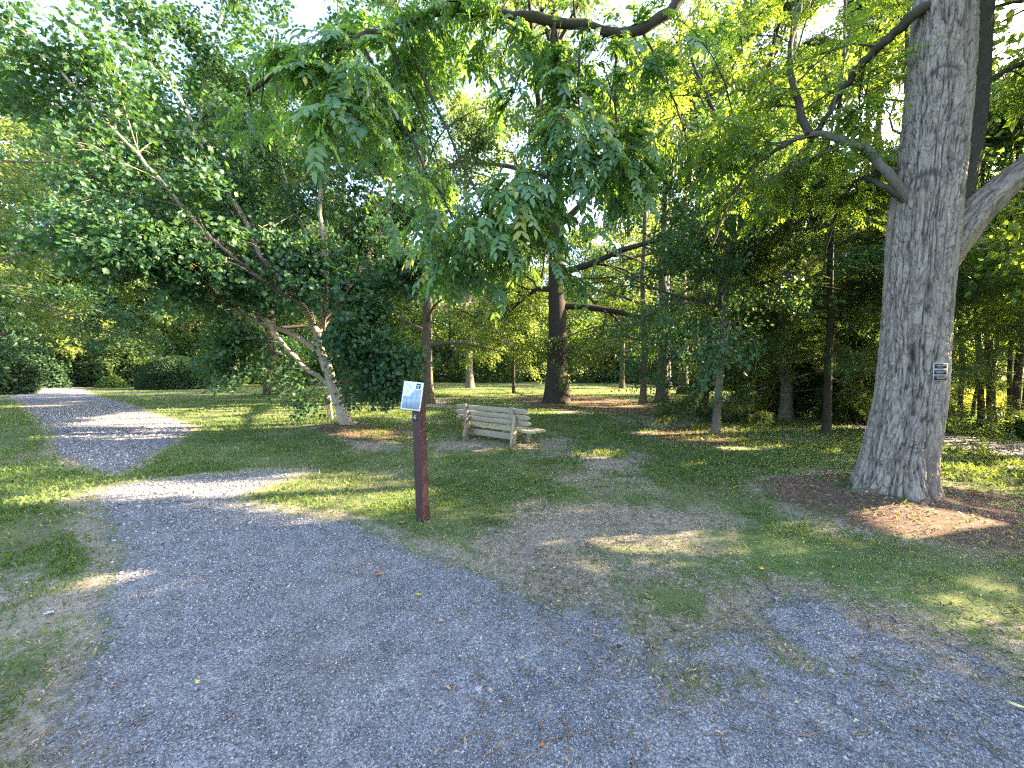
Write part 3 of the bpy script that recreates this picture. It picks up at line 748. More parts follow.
def pinnate(sites, rng, per, length, tpl_l, npair, root, name, mat, droop=.55, lift=0.0, wid=1.0, docarve=True, hang=None):
    """compound leaves: pairs of leaflets on a drooping rachis at points of the twigs (world space)"""
    P = []; D = []
    for t in sites:
        m = max(1, int(rng.poisson(per)))
        f = rng.rand(m)*(len(t)-1.001); i = f.astype(int); w = (f-i)[:, None]
        P.append(t[i]*(1-w)+t[i+1]*w); D.append(t[i+1]-t[i])
    P = np.concatenate(P); D = nrm(np.concatenate(D))
    if docarve: k = carve(P, rng); P = P[k]; D = D[k]
    n = len(P)
    d = D + rng.normal(0, .6, (n, 3)); d[:, 2] *= .5; d = nrm(d + np.array([0, 0, lift]))
    L = length*rng.uniform(.6, 1.2, n)
    side = nrm(np.cross(d, np.array([0, 0, 1.0])+rng.normal(0, .25, (n, 3))))
    Q = []; AX = []; NN = []; SZ = []; VV = []
    vr = rng.rand(n)
    for j in range(npair):
        t = (j+1)/npair
        pos = P + d*(L*t)[:, None] + np.array([0, 0, -1.0])*(L*droop*t*t)[:, None]
        tan = nrm(d + np.array([0, 0, -2*droop*t]))
        for s in ((-1, 1) if j < npair-1 else (0,)):
            ax = nrm(tan*(.75 if s else 1) + side*s*.8 + np.array([0, 0, -.30]) + rng.normal(0, .12, (n, 3)))
            Q.append(pos); AX.append(ax); NN.append(np.cross(tan, side)*-1+rng.normal(0, .22, (n, 3)))
            SZ.append(L*.34*wid*(1-.35*abs(t-.6))*rng.uniform(.85, 1.15, n)); VV.append(np.clip(vr+rng.normal(0, .08, n), 0, 1))
    Q, AX, NN, SZ, VV = [np.concatenate(q) for q in (Q, AX, NN, SZ, VV)]
    k = carve(Q, rng); V, Fc, a = leaves(Q[k], AX[k], NN[k], SZ[k], tpl_l, rng, VV[k])
    V = V - np.array(root.location)[None]
    return mk(name, V, Fc, mat, root, attrs={'v': a})
# drooping sprays of broad leaflets hanging from the long limb
def sprays(clusters, rng, acc, loc):
    out = []
    for px, py, Y, rx, ry, n in clusters:
        c = WP(px, py, Y); sx = rx/F*Y; sy = ry/F*Y
        i = np.argmin(np.linalg.norm(OV[len(OV)//3:]-c[None], axis=1))+len(OV)//3; o = OV[i]
        mid = (o+c)/2+np.array([rng.normal(0, .1), .1, .15])
        path = np.array([o, mid, c]); path = np.array([path[0]*(1-t)**2+2*path[1]*t*(1-t)+path[2]*t*t for t in np.linspace(0, 1, 9)])
        path += rng.normal(0, .015, path.shape); tube(acc, path-loc, np.linspace(.022, .009, 9), 6)
        for k in range(int(n*.72)):
            q = c + np.array([rng.normal(0, sx*.62), rng.normal(0, sx*.4), rng.normal(0, sy*.6)])
            a, _ = at(path, rng.uniform(.45, .999)); m = (a+q)/2+np.array([0, 0, .08])
            t = np.array([a, (a+m)/2, m, (m+q)/2+np.array([0, 0, .02]), q]); tube(acc, t-loc, np.linspace(.007, .003, 5), 4)
            out.append(t[2:])
    return out
CL = [(500,235,5.0,85,42,26),(470,255,4.9,60,30,16),(545,205,5.2,60,55,22),(585,150,5.4,60,55,24),(330,110,4.4,42,75,18),(345,50,4.6,60,50,18),(620,180,5.5,45,40,14),(560,90,5.6,60,40,14),
      (610,110,5.6,50,45,14),(690,150,5.8,60,60,14),(400,20,5.2,70,35,16),(500,30,5.4,70,35,16),(440,170,5.6,50,40,9),(380,90,5.3,40,50,10),(560,45,5.6,60,30,12),(640,60,5.9,60,50,14)]
accS = Acc(); sp = sprays(CL, rngB, accS, np.array(root_big.location))
accS.build('hanging_branches', BM['limb'], root_big, smooth=True)
pinnate(sp, rngB, 7.5, .36, T_LANCE, 7, root_big, 'hanging_foliage', LM['pinnate'], droop=.6, wid=1.15)
pinnate(over_sites, rngB, 2.6, .30, T_LANCE, 6, root_big, 'foliage', LM['pinnate'], droop=.35, wid=1.1)
pinnate(big_sites, rngB, 8.0, .25, T_LANCE, 6, root_big, 'crown', LM['feather'], droop=.25, wid=.85)

# name plate on the trunk
def ray_on(obj, px, py):
    me = obj.data; bv = BVHTree.FromObject(obj, bpy.context.evaluated_depsgraph_get())
    o = Vector((0, 0, EYE)); d = Vector(ray(px, py)).normalized()
    loc = Vector(obj.parent.location)
    h = bv.ray_cast(o-loc, d); return (h[0]+loc) if h[0] else None
M_BLACK = flat_mat('black_plate', (.02,.022,.03), .35, .1); M_WHITE = flat_mat('white_frame', (.40,.41,.43), .5, .06); M_TXT = flat_mat('plate_lettering', (.45,.46,.48), .5, .05)
def name_plate(root, center, rz, w, h, rows, tilt=0):
    pl = Acc(); box(pl, (0, 0, 0), (w, .006, h))
    b = pl.build('name_plate', M_WHITE, root); b.location = center; b.rotation_euler = (tilt, 0, rz)
    rh = h/rows
    for i in range(rows):
        a = Acc(); zc = h/2-rh*(i+.5); box(a, (0, -.004, zc), (w*.86, .004, rh*.82)); a.build('plate_panel', M_BLACK, b)
        tx = Acc()
        for q in range(2): box(tx, (rngB.uniform(-.06, .06)*w, -.0068, zc+rh*(.15-.3*q)), (w*rngB.uniform(.4, .66), .0014, rh*.07))
        tx.build('lettering', M_TXT, b)
    return b
h = ray_on(tr, 937, 372)
if h is not None: name_plate(root_big, (h.x-RT[0]+.0, h.y-RT[1]-.03, h.z-zr), math.radians(-22), .112, .185, 3)

# ------------------------------------------------------------------ the spreading maple with pale stems
gM = GP(345, 428); zM = float(HT(gM[0], gM[1])); YM = gM[1]
root_m = empty('maple_tree', (gM[0], gM[1], zM), 'spreading maple with pale leaning stems beside the short labelled stake', 'tree')
rngM = np.random.RandomState(31); ms = []
mt = [(352,436,YM),(347,425,YM),(341,408,YM),(334,388,YM-.05),(327,368,YM-.1),(320,350,YM-.15),(317,332,YM-.2)]
acc = Acc(); pts = np.array([WP(*p) for p in mt]); pts[0, 2] = zM-.15
s = np.linspace(0, 6, 30); C = np.stack([np.interp(s, range(7), pts[:, i]) for i in range(3)], -1)
rr = np.interp(s, range(7), [.24,.18,.14,.135,.125,.11,.085])*(1+.05*np.sin(s*5)); tube(acc, C-np.array(root_m.location), rr, 16)
acc.build('trunk', BM['maple'], root_m, smooth=True)
acc = Acc(); pts2 = np.array([WP(338,432,YM+.25), WP(338,405,YM+.2), WP(334,385,YM+.1), WP(330,374,YM)])
for path, r0, r1, n2, L2, st_ in (
  ([(336,390,YM),(318,376,YM-.2),(303,366,YM-.4),(284,344,YM-.7),(266,318,YM-.9),(256,285,YM-1.0),(240,240,YM-1.0)], .085, .03, 14, 1.5, .3),
  ([(322,352,YM-.1),(300,339,YM-.2),(275,328,YM-.4),(246,316,YM-.6),(217,298,YM-.8),(197,269,YM-1.0),(170,231,YM-1.3),(130,190,YM-1.6),(85,140,YM-1.9),(40,90,YM-2.1)], .115, .03, 26, 1.8, .25),
  ([(318,340,YM-.1),(311,318,YM-.2),(299,301,YM-.3),(270,269,YM-.4),(255,245,YM-.5),(240,212,YM-.5),(215,170,YM-.6),(185,110,YM-.8),(160,50,YM-.9),(140,-10,YM-1)], .12, .03, 26, 1.8, .25),
  ([(318,338,YM),(325,310,YM+.1),(327,284,YM+.1),(323,242,YM+.2),(320,200,YM+.3),(326,150,YM+.4),(333,90,YM+.5),(338,30,YM+.6),(335,-40,YM+.6)], .11, .03, 24, 1.9, .2),
  ([(299,303,YM-.3),(270,285,YM-.9),(246,268,YM-1.2),(226,251,YM-1.5),(200,228,YM-1.8),(160,180,YM-2.2),(110,125,YM-2.5),(60,70,YM-2.8),(15,20,YM-3.0)], .075, .025, 26, 1.6, .25),
  ([(262,263,YM-1.1),(235,265,YM-1.4),(208,263,YM-1.7),(165,256,YM-2.0),(119,250,YM-2.3),(80,246,YM-2.5)], .04, .018, 16, 1.0, .2),
  ([(320,330,YM),(340,300,YM+.1),(365,262,YM+.3),(385,215,YM+.5),(398,160,YM+.7),(405,90,YM+.8),(415,20,YM+.9)], .085, .025, 22, 1.5, .2),
  ([(325,362,YM-.1),(345,345,YM-.5),(365,338,YM-.9),(385,345,YM-1.2),(395,365,YM-1.4)], .035, .012, 10, 1.1, .2),
  ([(255,245,YM-.5),(228,215,YM-.2),(205,165,YM+.3),(200,110,YM+.6),(215,50,YM+.8),(225,-20,YM+.9)], .06, .02, 18, 1.5, .2),
  ([(326,270,YM+.1),(300,220,YM+.8),(280,160,YM+1.3),(270,100,YM+1.6),(275,30,YM+1.9)], .06, .02, 18, 1.6, .2),
  ([(325,345,YM-.1),(345,322,YM-.6),(352,303,YM-1.0),(365,318,YM-1.3),(372,345,YM-1.5)], .05, .014, 16, .9, .1),
  ([(328,360,YM-.1),(350,352,YM+.3),(366,350,YM+.7),(380,368,YM+1.0)], .04, .012, 14, 1.0, .15),
  ([(320,330,YM),(350,292,YM-.5),(372,262,YM-.8),(395,252,YM-1.0),(412,258,YM-1.1)], .05, .014, 14, 1.3, .15),
  ([(300,301,YM-.3),(285,270,YM+.2),(262,235,YM+.7),(235,205,YM+1.0),(210,185,YM+1.2)], .05, .014, 20, 1.5, .15),
  ([(328,270,YM+.1),(345,235,YM+.1),(368,200,YM),(385,150,YM-.2),(395,100,YM-.3)], .05, .014, 20, 1.5, .15),
  ([(334,388,YM),(348,374,YM-.4),(362,368,YM-.7),(374,372,YM-.9),(382,388,YM-1.0)], .04, .012, 16, .75, .1),
  ([(328,360,YM-.1),(343,336,YM-.5),(358,332,YM-.8),(372,350,YM-1.0),(384,378,YM-1.2)], .04, .012, 18, .8, .1),
  ([(320,345,YM-.1),(328,308,YM-.7),(338,290,YM-1.1),(348,300,YM-1.4),(354,325,YM-1.5)], .04, .012, 16, .8, .2),
  ([(327,284,YM+.1),(312,262,YM-.6),(300,250,YM-1.0),(290,262,YM-1.3),(284,285,YM-1.4)], .04, .012, 16, .9, .2),
  ([(284,344,YM-.7),(262,340,YM-.4),(240,345,YM-.2),(222,360,YM)], .03, .010, 10, .8, .3),
  ([(334,385,YM),(318,384,YM+.6),(300,384,YM+.9),(285,386,YM+1.1),(262,388,YM+1.3)], .04, .012, 14, .9, .25)):
    Cm = hero_limb(root_m, path, r0*.75, r1*.8, BM['maple'] if r0 > .05 else BM['grey'], ms, rngM, n2, L2, 6, .5, st_, 10, .12, .45)
    if r0 > .07: MLIMB += [(c, .15) for c in Cm[2:int(len(Cm)*.62):2]]
V, Fc, a = foliate(ms, rngM, 42, .19, .105, T_MAPLE, up=.6, droop=.45)
MLIMB.clear()
mk('crown', V-np.array(root_m.location)[None], Fc, LM['maple'], root_m, attrs={'v': a})

# ------------------------------------------------------------------ trees of the lawn, one by one
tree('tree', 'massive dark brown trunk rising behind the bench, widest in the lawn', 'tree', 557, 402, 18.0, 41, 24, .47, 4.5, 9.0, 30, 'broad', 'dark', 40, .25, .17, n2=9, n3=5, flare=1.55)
tree('tree', 'brown trunk with a forked side limb just behind the map post', 'tree', 428, 402, 17.6, 42, 15, .25, 2.6, 5.4, 24, 'broad', 'brown', 36, .22, .15, lean=(-.02, 0))
tree('young_tree', 'small layered young tree between the map post and the massive dark trunk', 'tree', 514, 393, 25, 43, 7.5, .11, 1.3, 3.3, 26, 'pale', 'dark', 24, .16, .15, style='young', n2=6)
tree('tree', 'slim straight tree right of the massive trunk with low teal green boughs', 'tree', 643, 404, 17, 44, 15, .14, 1.6, 4.6, 30, 'broad', 'brown', 32, .2, .14, n2=7)
tree('tree', 'grey tree with widened foot and a dark little bush at its base', 'tree', 683, 393, 25, 45, 18, .30, 3.0, 6.0, 24, 'pale', 'grey', 34, .25, .18)
tree('tree', 'black leaning trunk right of the slim straight tree, before the gravel bend', 'tree', 698, 415, 12.9, 46, 14, .20, 3.0, 5.6, 24, 'feather', 'dark', 36, .2, .13, lean=(.18, .0))
tree('young_tree', 'slender pale grey young tree in a ring of brown mulch', 'tree', 716, 434, 9.1, 47, 7.0, .095, 1.9, 3.2, 26, 'maple', 'grey', 30, .13, .10, lean=(.045, 0), style='young', n2=8, droop=.18, flare=1.3)
tree('tree', 'stout grey trunk beside the woodland path under dark boughs', 'tree', 787, 419, 12.0, 48, 14, .16, 1.8, 4.8, 20, 'broad', 'grey', 26, .2, .13)
tree('conifer', 'dark layered conifer on the lawn just left of the furrowed trunk', 'conifer', 828, 434, 9.1, 49, 11.5, .085, .9, 3.4, 70, 'conifer', 'dark', 34, .12, .19, tpl=T_SPRAY, style='conifer', n2=6, n3=4, droop=.1, flat=.8, L3=.4, up=1.0)
tree('conifer', 'dark conifer standing behind the stout grey trunk and path', 'conifer', 800, 400, 16, 50, 15, .18, .6, 4.2, 66, 'conifer', 'brown', 30, .12, .26, tpl=T_SPRAY, style='conifer', n2=6, n3=4, droop=.1, flat=.8, L3=.5, up=1.0)
tree('conifer', 'tall dark conifer rising beyond the furrowed trunk on its left', 'conifer', 872, 410, 15, 51, 17, .20, .5, 4.4, 66, 'conifer', 'brown', 30, .12, .26, tpl=T_SPRAY, style='conifer', n2=6, n3=4, droop=.1, flat=.8, L3=.5, up=1.0)
tree('shrub', 'dark stems of a many stemmed shrub left of the red box', 'shrub', 758, 411, 14, 52, 3.6, .05, .5, 1.7, 16, 'feather', 'dark', 16, .12, .11, n2=5)
tree('tree', 'dark trunk half hidden behind the maple leaves near the dome bush', 'tree', 271, 388, 24, 53, 14, .34, 2.4, 5.5, 20, 'broad', 'dark', 26, .25, .18)
tree('tree', 'tall open tree with thin pale leaves left of the massive trunk', 'tree', 470, 390, 33, 54, 24, .30, 5, 7.5, 26, 'pale', 'grey', 34, .28, .22)
tree('tree', 'tall twiggy tree against the bright sky behind the grey footed tree', 'tree', 668, 388, 33, 55, 23, .26, 8, 5.5, 20, 'pale', 'grey', 12, .28, .2)
tree('tree', 'thin tall tree right behind the slim straight tree', 'tree', 622, 390, 32, 56, 17, .20, 3, 5, 20, 'broad', 'brown', 20, .26, .2)
tree('tree', 'spreading tree over the far path end with hanging sunlit sprays', 'tree', 0, 0, 0, 57, 15, .30, 2.4, 7.0, 26, 'maple', 'grey', 30, .22, .17, n2=9, xy=(-22, 15.5), droop=.1)
tree('tree', 'leafy tree on the far left edge whose boughs hang over the grass', 'tree', 0, 0, 0, 58, 12, .26, 3.0, 5.0, 24, 'pale', 'grey', 30, .2, .14, n2=9, xy=(-16.5, 9.5), droop=.05)
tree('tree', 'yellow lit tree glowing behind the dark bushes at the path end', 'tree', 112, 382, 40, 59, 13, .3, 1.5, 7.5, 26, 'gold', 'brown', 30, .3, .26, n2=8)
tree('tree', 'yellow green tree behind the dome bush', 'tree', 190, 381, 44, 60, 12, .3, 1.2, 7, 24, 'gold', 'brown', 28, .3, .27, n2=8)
tree('tree', 'dull green tree filling the gap beyond the path end', 'tree', 30, 382, 42, 61, 16, .3, 1.5, 8, 24, 'pale', 'brown', 28, .3, .26, n2=8)
tree('tree', 'round crowned tree on the far lawn between maple and map post', 'tree', 372, 382, 42, 62, 15, .3, 2.2, 7, 22, 'broad', 'dark', 26, .3, .25)

for i, (px, Y, H, sd, lab) in enumerate([(150,44,30,311,'tall full tree standing high above the dome bush'),(55,44,31,312,'tall full tree behind the far path, above its left bend'),(238,37,28,313,'dark full crowned tree far behind the spreading maple'),(345,22,18,314,'tall tree whose crown closes the sky between maple and hanging sprays')]):
    tree('tree', lab, 'tree', px, 380, Y, sd, H, .20, 4.5, 6.0 if H < 20 else 10.5, 30, ('maple','broad')[i % 2], 'dark', 46, .28 if H < 20 else .5, .17 if H < 20 else .32, n2=9)
# bushes
def bush(name, label, px, Y, w, h, dpt, leaf, n, size, seed, smooth_=.0, lump=.25, group=None, cat='bush', tpl=T_DIAMOND):
    rng = np.random.RandomState(seed); X = (px-512)/F*Y
    root = empty(name, onG(X, Y), label, cat, group)
    u = nrm(rng.normal(0, 1, (n, 3))); u[:, 2] = np.abs(u[:, 2])
    lumpy = 1 + lump*(fbm(u[:, 0]*2.5+9, u[:, 1]*2.5+9, u[:, 2]*2.5+seed, 3)-.5)*2
    rad = lumpy*(1-np.abs(rng.normal(0, .05 if lump < .1 else .16, n)))
    P = u*rad[:, None]*np.array([w/2, dpt/2, h])
    if smooth_:   # a clipped dome: fuller shoulders
        P[:, 2] = np.sign(P[:, 2])*h*(np.abs(P[:, 2])/h)**.92
    P[:, 2] = np.maximum(P[:, 2], .03)
    G = P + np.array(root.location)[None]; k = carve(G, rng) if not smooth_ else np.ones(n, bool)
    P = P[k]; u = u[k]; m = len(P)
    ax = u*.6 + rng.normal(0, .6, (m, 3)) ; nn = u*.6+np.array([0, 0, .5])+rng.normal(0, .5, (m, 3))
    V, Fc, a = leaves(P, ax, nn, size*rng.uniform(.6, 1.3, m), tpl, rng)
    acc = Acc()
    for i in range(1 if w < 2.6 else 9):
        d = np.array([rng.normal(0, .6), rng.normal(0, .6), 1.2]); t = grow(np.array([rng.normal(0, .08*w), rng.normal(0, .08*w), -.05]), d, h*.75, rng, 4, .15)
        tube(acc, t, np.linspace(.035, .012, 5), 5)
    acc.build('stems', BM['dark'], root, smooth=True)
    mk('foliage', V, Fc, LM[leaf], root, attrs={'v': a}); return root
bush('clipped_bush', 'dense dark green clipped dome bush on the far lawn', 177, 31, 5.3, 2.6, 4.4, 'yew', 60000, .11, 70, 1, .035)
bush('bush', 'wide dark bush behind the path end, nearest the dome bush', 112, 36, 9, 4.6, 5, 'conifer', 26000, .24, 71, lump=.3)
bush('bush', 'dark green bush at the left side of the path end', 25, 33, 8, 4.2, 5, 'yew', 20000, .26, 72, lump=.3)
bush('bush', 'tall dark bush behind and left of the dome bush', 200, 40, 11, 5.2, 5, 'broad', 22000, .26, 73, lump=.3)
bush('bush', 'dark low bush at the far left edge under hanging boughs', -30, 24, 7, 3.4, 4, 'yew', 16000, .22, 74, lump=.3)
bush('bush', 'small twiggy dull bush at the path end', 112, 32.5, 2.2, 1.0, 1.5, 'broad', 1500, .16, 75, lump=.4)
bush('bush', 'dark little bush at the foot of the grey footed tree', 692, 24.5, 1.6, 1.1, 1.3, 'yew', 6000, .10, 76, lump=.25)
bush('bush', 'yellow lit bush beside the red and white box', 787, 13.3, 1.9, 1.25, 1.4, 'gold', 3800, .11, 77, lump=.35)
bush('bush', 'dark bush behind the stout grey trunk along the woodland path', 822, 13.0, 3.2, 1.7, 1.8, 'conifer', 9000, .13, 78, lump=.3)
bush('bush', 'dark thicket bush left of the furrowed trunk foot, beyond the path', 868, 11.4, 2.8, 1.9, 1.6, 'broad', 9000, .12, 79, lump=.3)
for i, (px, Y, w, h_, lab) in enumerate([(962,9.6,2.0,.28,'low dark bush just right of the furrowed trunk under the thin trees'),(1010,9.0,2.0,.24,'low dark bush under the thin trees near the right edge'),
                                         (935,10.6,1.6,.8,'dark bush showing behind the right side of the furrowed trunk'),(1062,8.4,1.6,.7,'green bush half cut by the right edge beside the lawn')]):
    bush('bush', lab, px, Y, w, h_, 1.2, 'broad', 4200, .10, 80+i, lump=.35)

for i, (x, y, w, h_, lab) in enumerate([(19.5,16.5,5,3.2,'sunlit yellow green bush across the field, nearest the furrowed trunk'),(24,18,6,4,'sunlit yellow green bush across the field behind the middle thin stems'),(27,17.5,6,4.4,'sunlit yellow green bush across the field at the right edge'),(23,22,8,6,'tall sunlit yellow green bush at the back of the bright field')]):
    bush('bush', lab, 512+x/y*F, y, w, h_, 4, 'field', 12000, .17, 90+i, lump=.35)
# thin trees of the right hand row, seen against the bright field
row = [(948,10.2,.05),(962,9.7,.055),(973,9.9,.04),(982,9.2,.065),(992,9.6,.04),(998,9.0,.085),(1008,9.3,.05),(1016,8.9,.075),(1028,8.7,.06),(1045,8.5,.08),(1075,8.2,.08),(1110,7.8,.09)]
ordn = ['first','second','third','fourth','fifth','sixth','seventh','eighth','ninth','tenth','eleventh','twelfth']
for i, (px, Y, r) in enumerate(row):
    tree('thin_tree', '%s thin dark stem from the furrowed trunk in the row before the bright field' % ordn[i], 'tree', px, 440, Y, 100+i, 7.5+(i*37 % 5), r, 2.5+.3*(i % 3), 2.0, 16,
         'broad' if i % 3 else 'maple', 'dark', 20, .16, .12, n2=6, n3=4, lean=(.05*((i*7) % 5-1.5), .02), flare=1.2, group='thin trees in the row on the right', wob=.03)

tree('tree', 'airy tree hidden behind the furrowed trunk whose glowing crown spreads left of it', 'tree', 0, 0, 0, 301, 13, .12, 4.2, 6.2, 30, 'feather', 'dark', 40, .25, .13, n2=10, xy=(9.7, 9.8))
# taller trees outside and beyond on the sunny side: they carry the shade over the foreground
sh = [(13,4.5,13,4.6,'leafy tree just outside the right side, shading the furrowed trunk'),(16.5,8,15,5.2,'tall tree beyond the thin row near the right edge'),
      (12.5,12.5,14,4.8,'tall tree beyond the conifers, shading the bench'),(17,19,17,5.5,'high crowned tree far behind the furrowed trunk'),
      (9,1.2,12,4.4,'leafy tree beside the camera on the right, shading the gravel'),(12,-2.5,14,5.2,'broad tree behind the camera to the right'),(9.6,4.2,11,4.2,'low leafy tree beyond the right edge beside the furrowed trunk'),(15,0.5,14,5,'second row tree outside the right side behind the first'),
      (7,18,15,4.6,'tall green tree behind the woodland path bend'),(34,22,12,6,'sunlit tree at the far end of the bright field'),(15,22,16,5,'tree closing the view beyond the conifers')]
for i, (x, y, H, cr, lab) in enumerate(sh):
    tree('shade_tree', lab, 'tree', 0, 0, 0, 130+i, H, .24, 1.8 if i in (6, 8, 10) else 3.2, cr, 24, ('feather', 'broad', 'feather')[i % 3], 'brown', 50, .26, .125, n2=9, xy=(x, y))

for i, (px, Y, w, h_) in enumerate([(236,41,9,4.2),(290,45,10,5),(345,44,9,4.4),(398,47,10,5.2),(440,50,9,4.6),(486,46,9,5.6),(530,50,10,5),(585,45,9,5.4),(628,46,9,5),(672,42,9,4.6),(712,36,7,4.2),(745,30,6,3.6),(520,56,12,7),(380,56,12,7),(650,56,12,7)]):
    bush('bush', 'dark bush at the lawn end, ' + ['straight above the dome bush','behind the maple trunk foot','just right of the maple trunk','left of the map post trunk','right of the map post trunk','left of the layered young tree','behind the layered young tree','right of the massive trunk','left of the slim straight tree','right of the slim straight tree','behind the grey footed tree','left of the red box, far back','taller, behind the massive trunk','taller, behind the forked brown trunk','taller, behind the slim straight tree'][i],
         px, Y, w, h_, 4, ('broad', 'conifer', 'broad')[i % 3], 9000, .27, 200+i, lump=.35, group='dark bushes along the end of the lawn')
# far line of trees closing the lawn
far = [(250,50),(300,56),(345,52),(400,58),(450,60),(495,54),(540,62),(585,56),(630,60),(672,52),(712,46),(750,40),(215,54),(150,56),(85,54),(20,52),(-60,46),(-140,36)]
place = ['behind the dome bush, right side','above the lit lawn left of the map post','behind the maple trunk','just left of the map post','between map post and the young tree','behind the young layered tree','left of the massive trunk foot','right of the massive trunk foot','behind the slim straight tree','behind the grey footed tree','behind the black leaning trunk','beyond the red box','straight above the dome bush','above the wide dark bush','above the far end of the path','left of the path end','at the far left edge, high','outside the left edge']
for i, (px, Y) in enumerate(far):
    tree('far_tree', 'distant leafy tree %s' % place[i], 'tree', px, 380, Y, 160+i, 19+(i*53 % 8), .28, 1.0 if i % 2 else 2.0, 7.5+(i*31 % 3), 26, ('broad','pale','broad','feather','broad')[i % 5], 'dark', 34, .4, .32, n2=7, n3=4, group='trees closing the far side of the lawn')
def wood():
    rng = np.random.RandomState(77); acc = Acc(); P = []
    for k in range(64):
        a = math.radians(-74 + 148*k/63 + rng.normal(0, 1)); d = rng.uniform(72, 105); c = np.array([math.sin(a)*d, math.cos(a)*d, 0])
        H = rng.uniform(15, 24); tube(acc, np.array([c, c+[0, 0, H*.5], c+[0, 0, H]]), [.35, .25, .05], 6)
        n = 2600; u = nrm(rng.normal(0, 1, (n, 3))); f = 1+.6*(fbm(u[:, 0]*2+k, u[:, 1]*2+9, u[:, 2]*2+9, 3)-.5)
        P.append(c+np.array([0, 0, H*.52])+u*f[:, None]*(rng.rand(n)**.25)[:, None]*np.array([6.5, 6.5, H*.52]))
    P = np.concatenate(P); P[:, 2] = np.maximum(P[:, 2], .3); n = len(P)
    V, Fc, a = leaves(P, rng.normal(0, 1, (n, 3)), np.array([0, 0, .6])+rng.normal(0, .6, (n, 3)), rng.uniform(.6, 1.1, n), T_DIAMOND, rng)
    o = mk('woods', V, Fc, LM['broad'], attrs={'v': a}); tag(o, 'far off wood reading as one green mass', 'woods', kind='stuff')
wood()

# ------------------------------------------------------------------ map post
M_MAROON = flat_mat('maroon_paint', (.055,.026,.030), .55, .35, 30, (1, 1, .25), .3)
gp = GP(423, 520); zp = float(HT(gp[0], gp[1]))
post = empty('map_post', (gp[0], gp[1], zp), 'maroon square post carrying a tilted white and blue trail map', 'sign post', rz=0)
post.rotation_euler = (0, math.radians(-1.7), 0)
def bevel_box(name, sx, sy, sz, mat, parent, bev=.004, loc=(0,0,0), rot=(0,0,0)):
    acc = Acc(); box(acc, (0, 0, 0), (sx, sy, sz)); o = acc.build(name, mat, parent); o.location = loc; o.rotation_euler = rot
    b = o.modifiers.new('b', 'BEVEL'); b.width = bev; b.segments = 2; return o
PH = 1.37
def rough_post(name, w, h, mat, parent, rz, loc=(0, 0, 0), seed=1):
    rng = np.random.RandomState(seed); nz = 60; pr = []
    prof = []
    k = 10
    for cx, cy in ((1,1),(-1,1),(-1,-1),(1,-1)):
        for t in np.linspace(0, 1, k, endpoint=False):
            pass
    c = w/2; b = .006
    base = [(c,-c+b),(c,c-b),(c-b,c),(-c+b,c),(-c,c-b),(-c,-c+b),(-c+b,-c),(c-b,-c)]
    pts = []
    for i in range(8):
        a0 = np.array(base[i]); a1 = np.array(base[(i+1) % 8]); m = 6 if np.linalg.norm(a1-a0) > .02 else 1
        for q in range(m): pts.append(a0+(a1-a0)*q/m)
    pts = np.array(pts); n = len(pts)
    zz = np.linspace(-.1, h, nz); V = []
    for z in zz: V.append(np.column_stack([pts, np.full(n, z)]))
    V = np.array(V); dd = (fbm(V[..., 0]*120+5, V[..., 1]*120+5, V[..., 2]*8+seed, 3)-.5)*.004
    V[..., :2] *= (1+dd/c)[..., None]
    V[-1, :, 2] += 0
    V = V.reshape(-1, 3); V = np.vstack([V, [[0, 0, h+.003]]])
    i = np.arange(nz-1)[:, None]*n; j = np.arange(n)[None]; j2 = (j+1) % n
    Fq = np.stack([i+j, i+j2, i+n+j2, i+n+j], -1).reshape(-1, 4)
    top = np.array([[ (nz-1)*n+q, (nz-1)*n+(q+1) % n, len(V)-1] for q in range(n)])
    fl = np.concatenate([Fq.reshape(-1), top.reshape(-1)]); sz = [4]*len(Fq)+[3]*len(top)
    o = mk(name, V, fl, mat, parent, face_sizes=sz); o.location = loc; o.rotation_euler = (0, 0, rz); return o
rough_post('post', .098, PH, M_MAROON, post, math.radians(-34))
M_MW = flat_mat('map_white', (.62,.68,.72), .35, .06); M_MB = flat_mat('map_blue', (.29,.38,.50), .35, .12, 25); M_MD = flat_mat('map_dark', (.02,.03,.08), .35, .1); M_ML = flat_mat('map_line', (.16,.25,.36), .4, .1)
mpanel = bevel_box('map_panel', .20, .008, .275, M_MW, post, .003, (-.035, -.098, PH-.115), (math.radians(-8), math.radians(7.5), math.radians(-8)))
def plate(name, poly, y, mat, parent, t=.0012):
    n = len(poly); V = np.array([(x, y, z) for x, z in poly]+[(x, y-t, z) for x, z in poly])
    fl = list(range(n-1, -1, -1))+list(range(n, 2*n)); sz = [n, n]
    for i in range(n): fl += [i, (i+1) % n, n+(i+1) % n, n+i]; sz.append(4)
    return mk(name, V, np.array(fl), mat, parent, face_sizes=sz)
plate('map_print', [(-.088,-.125),(.088,-.125),(.088,.075),(.045,.055),(.03,.07),(.0,.035),(-.02,0.0),(-.04,-.012),(-.06,0.0),(-.088,-.01)], -.0045, M_MB, mpanel)
plate('map_title', [(.03,.075),(.074,.075),(.074,.125),(.03,.125)], -.0045, M_MD, mpanel)
acc = Acc()
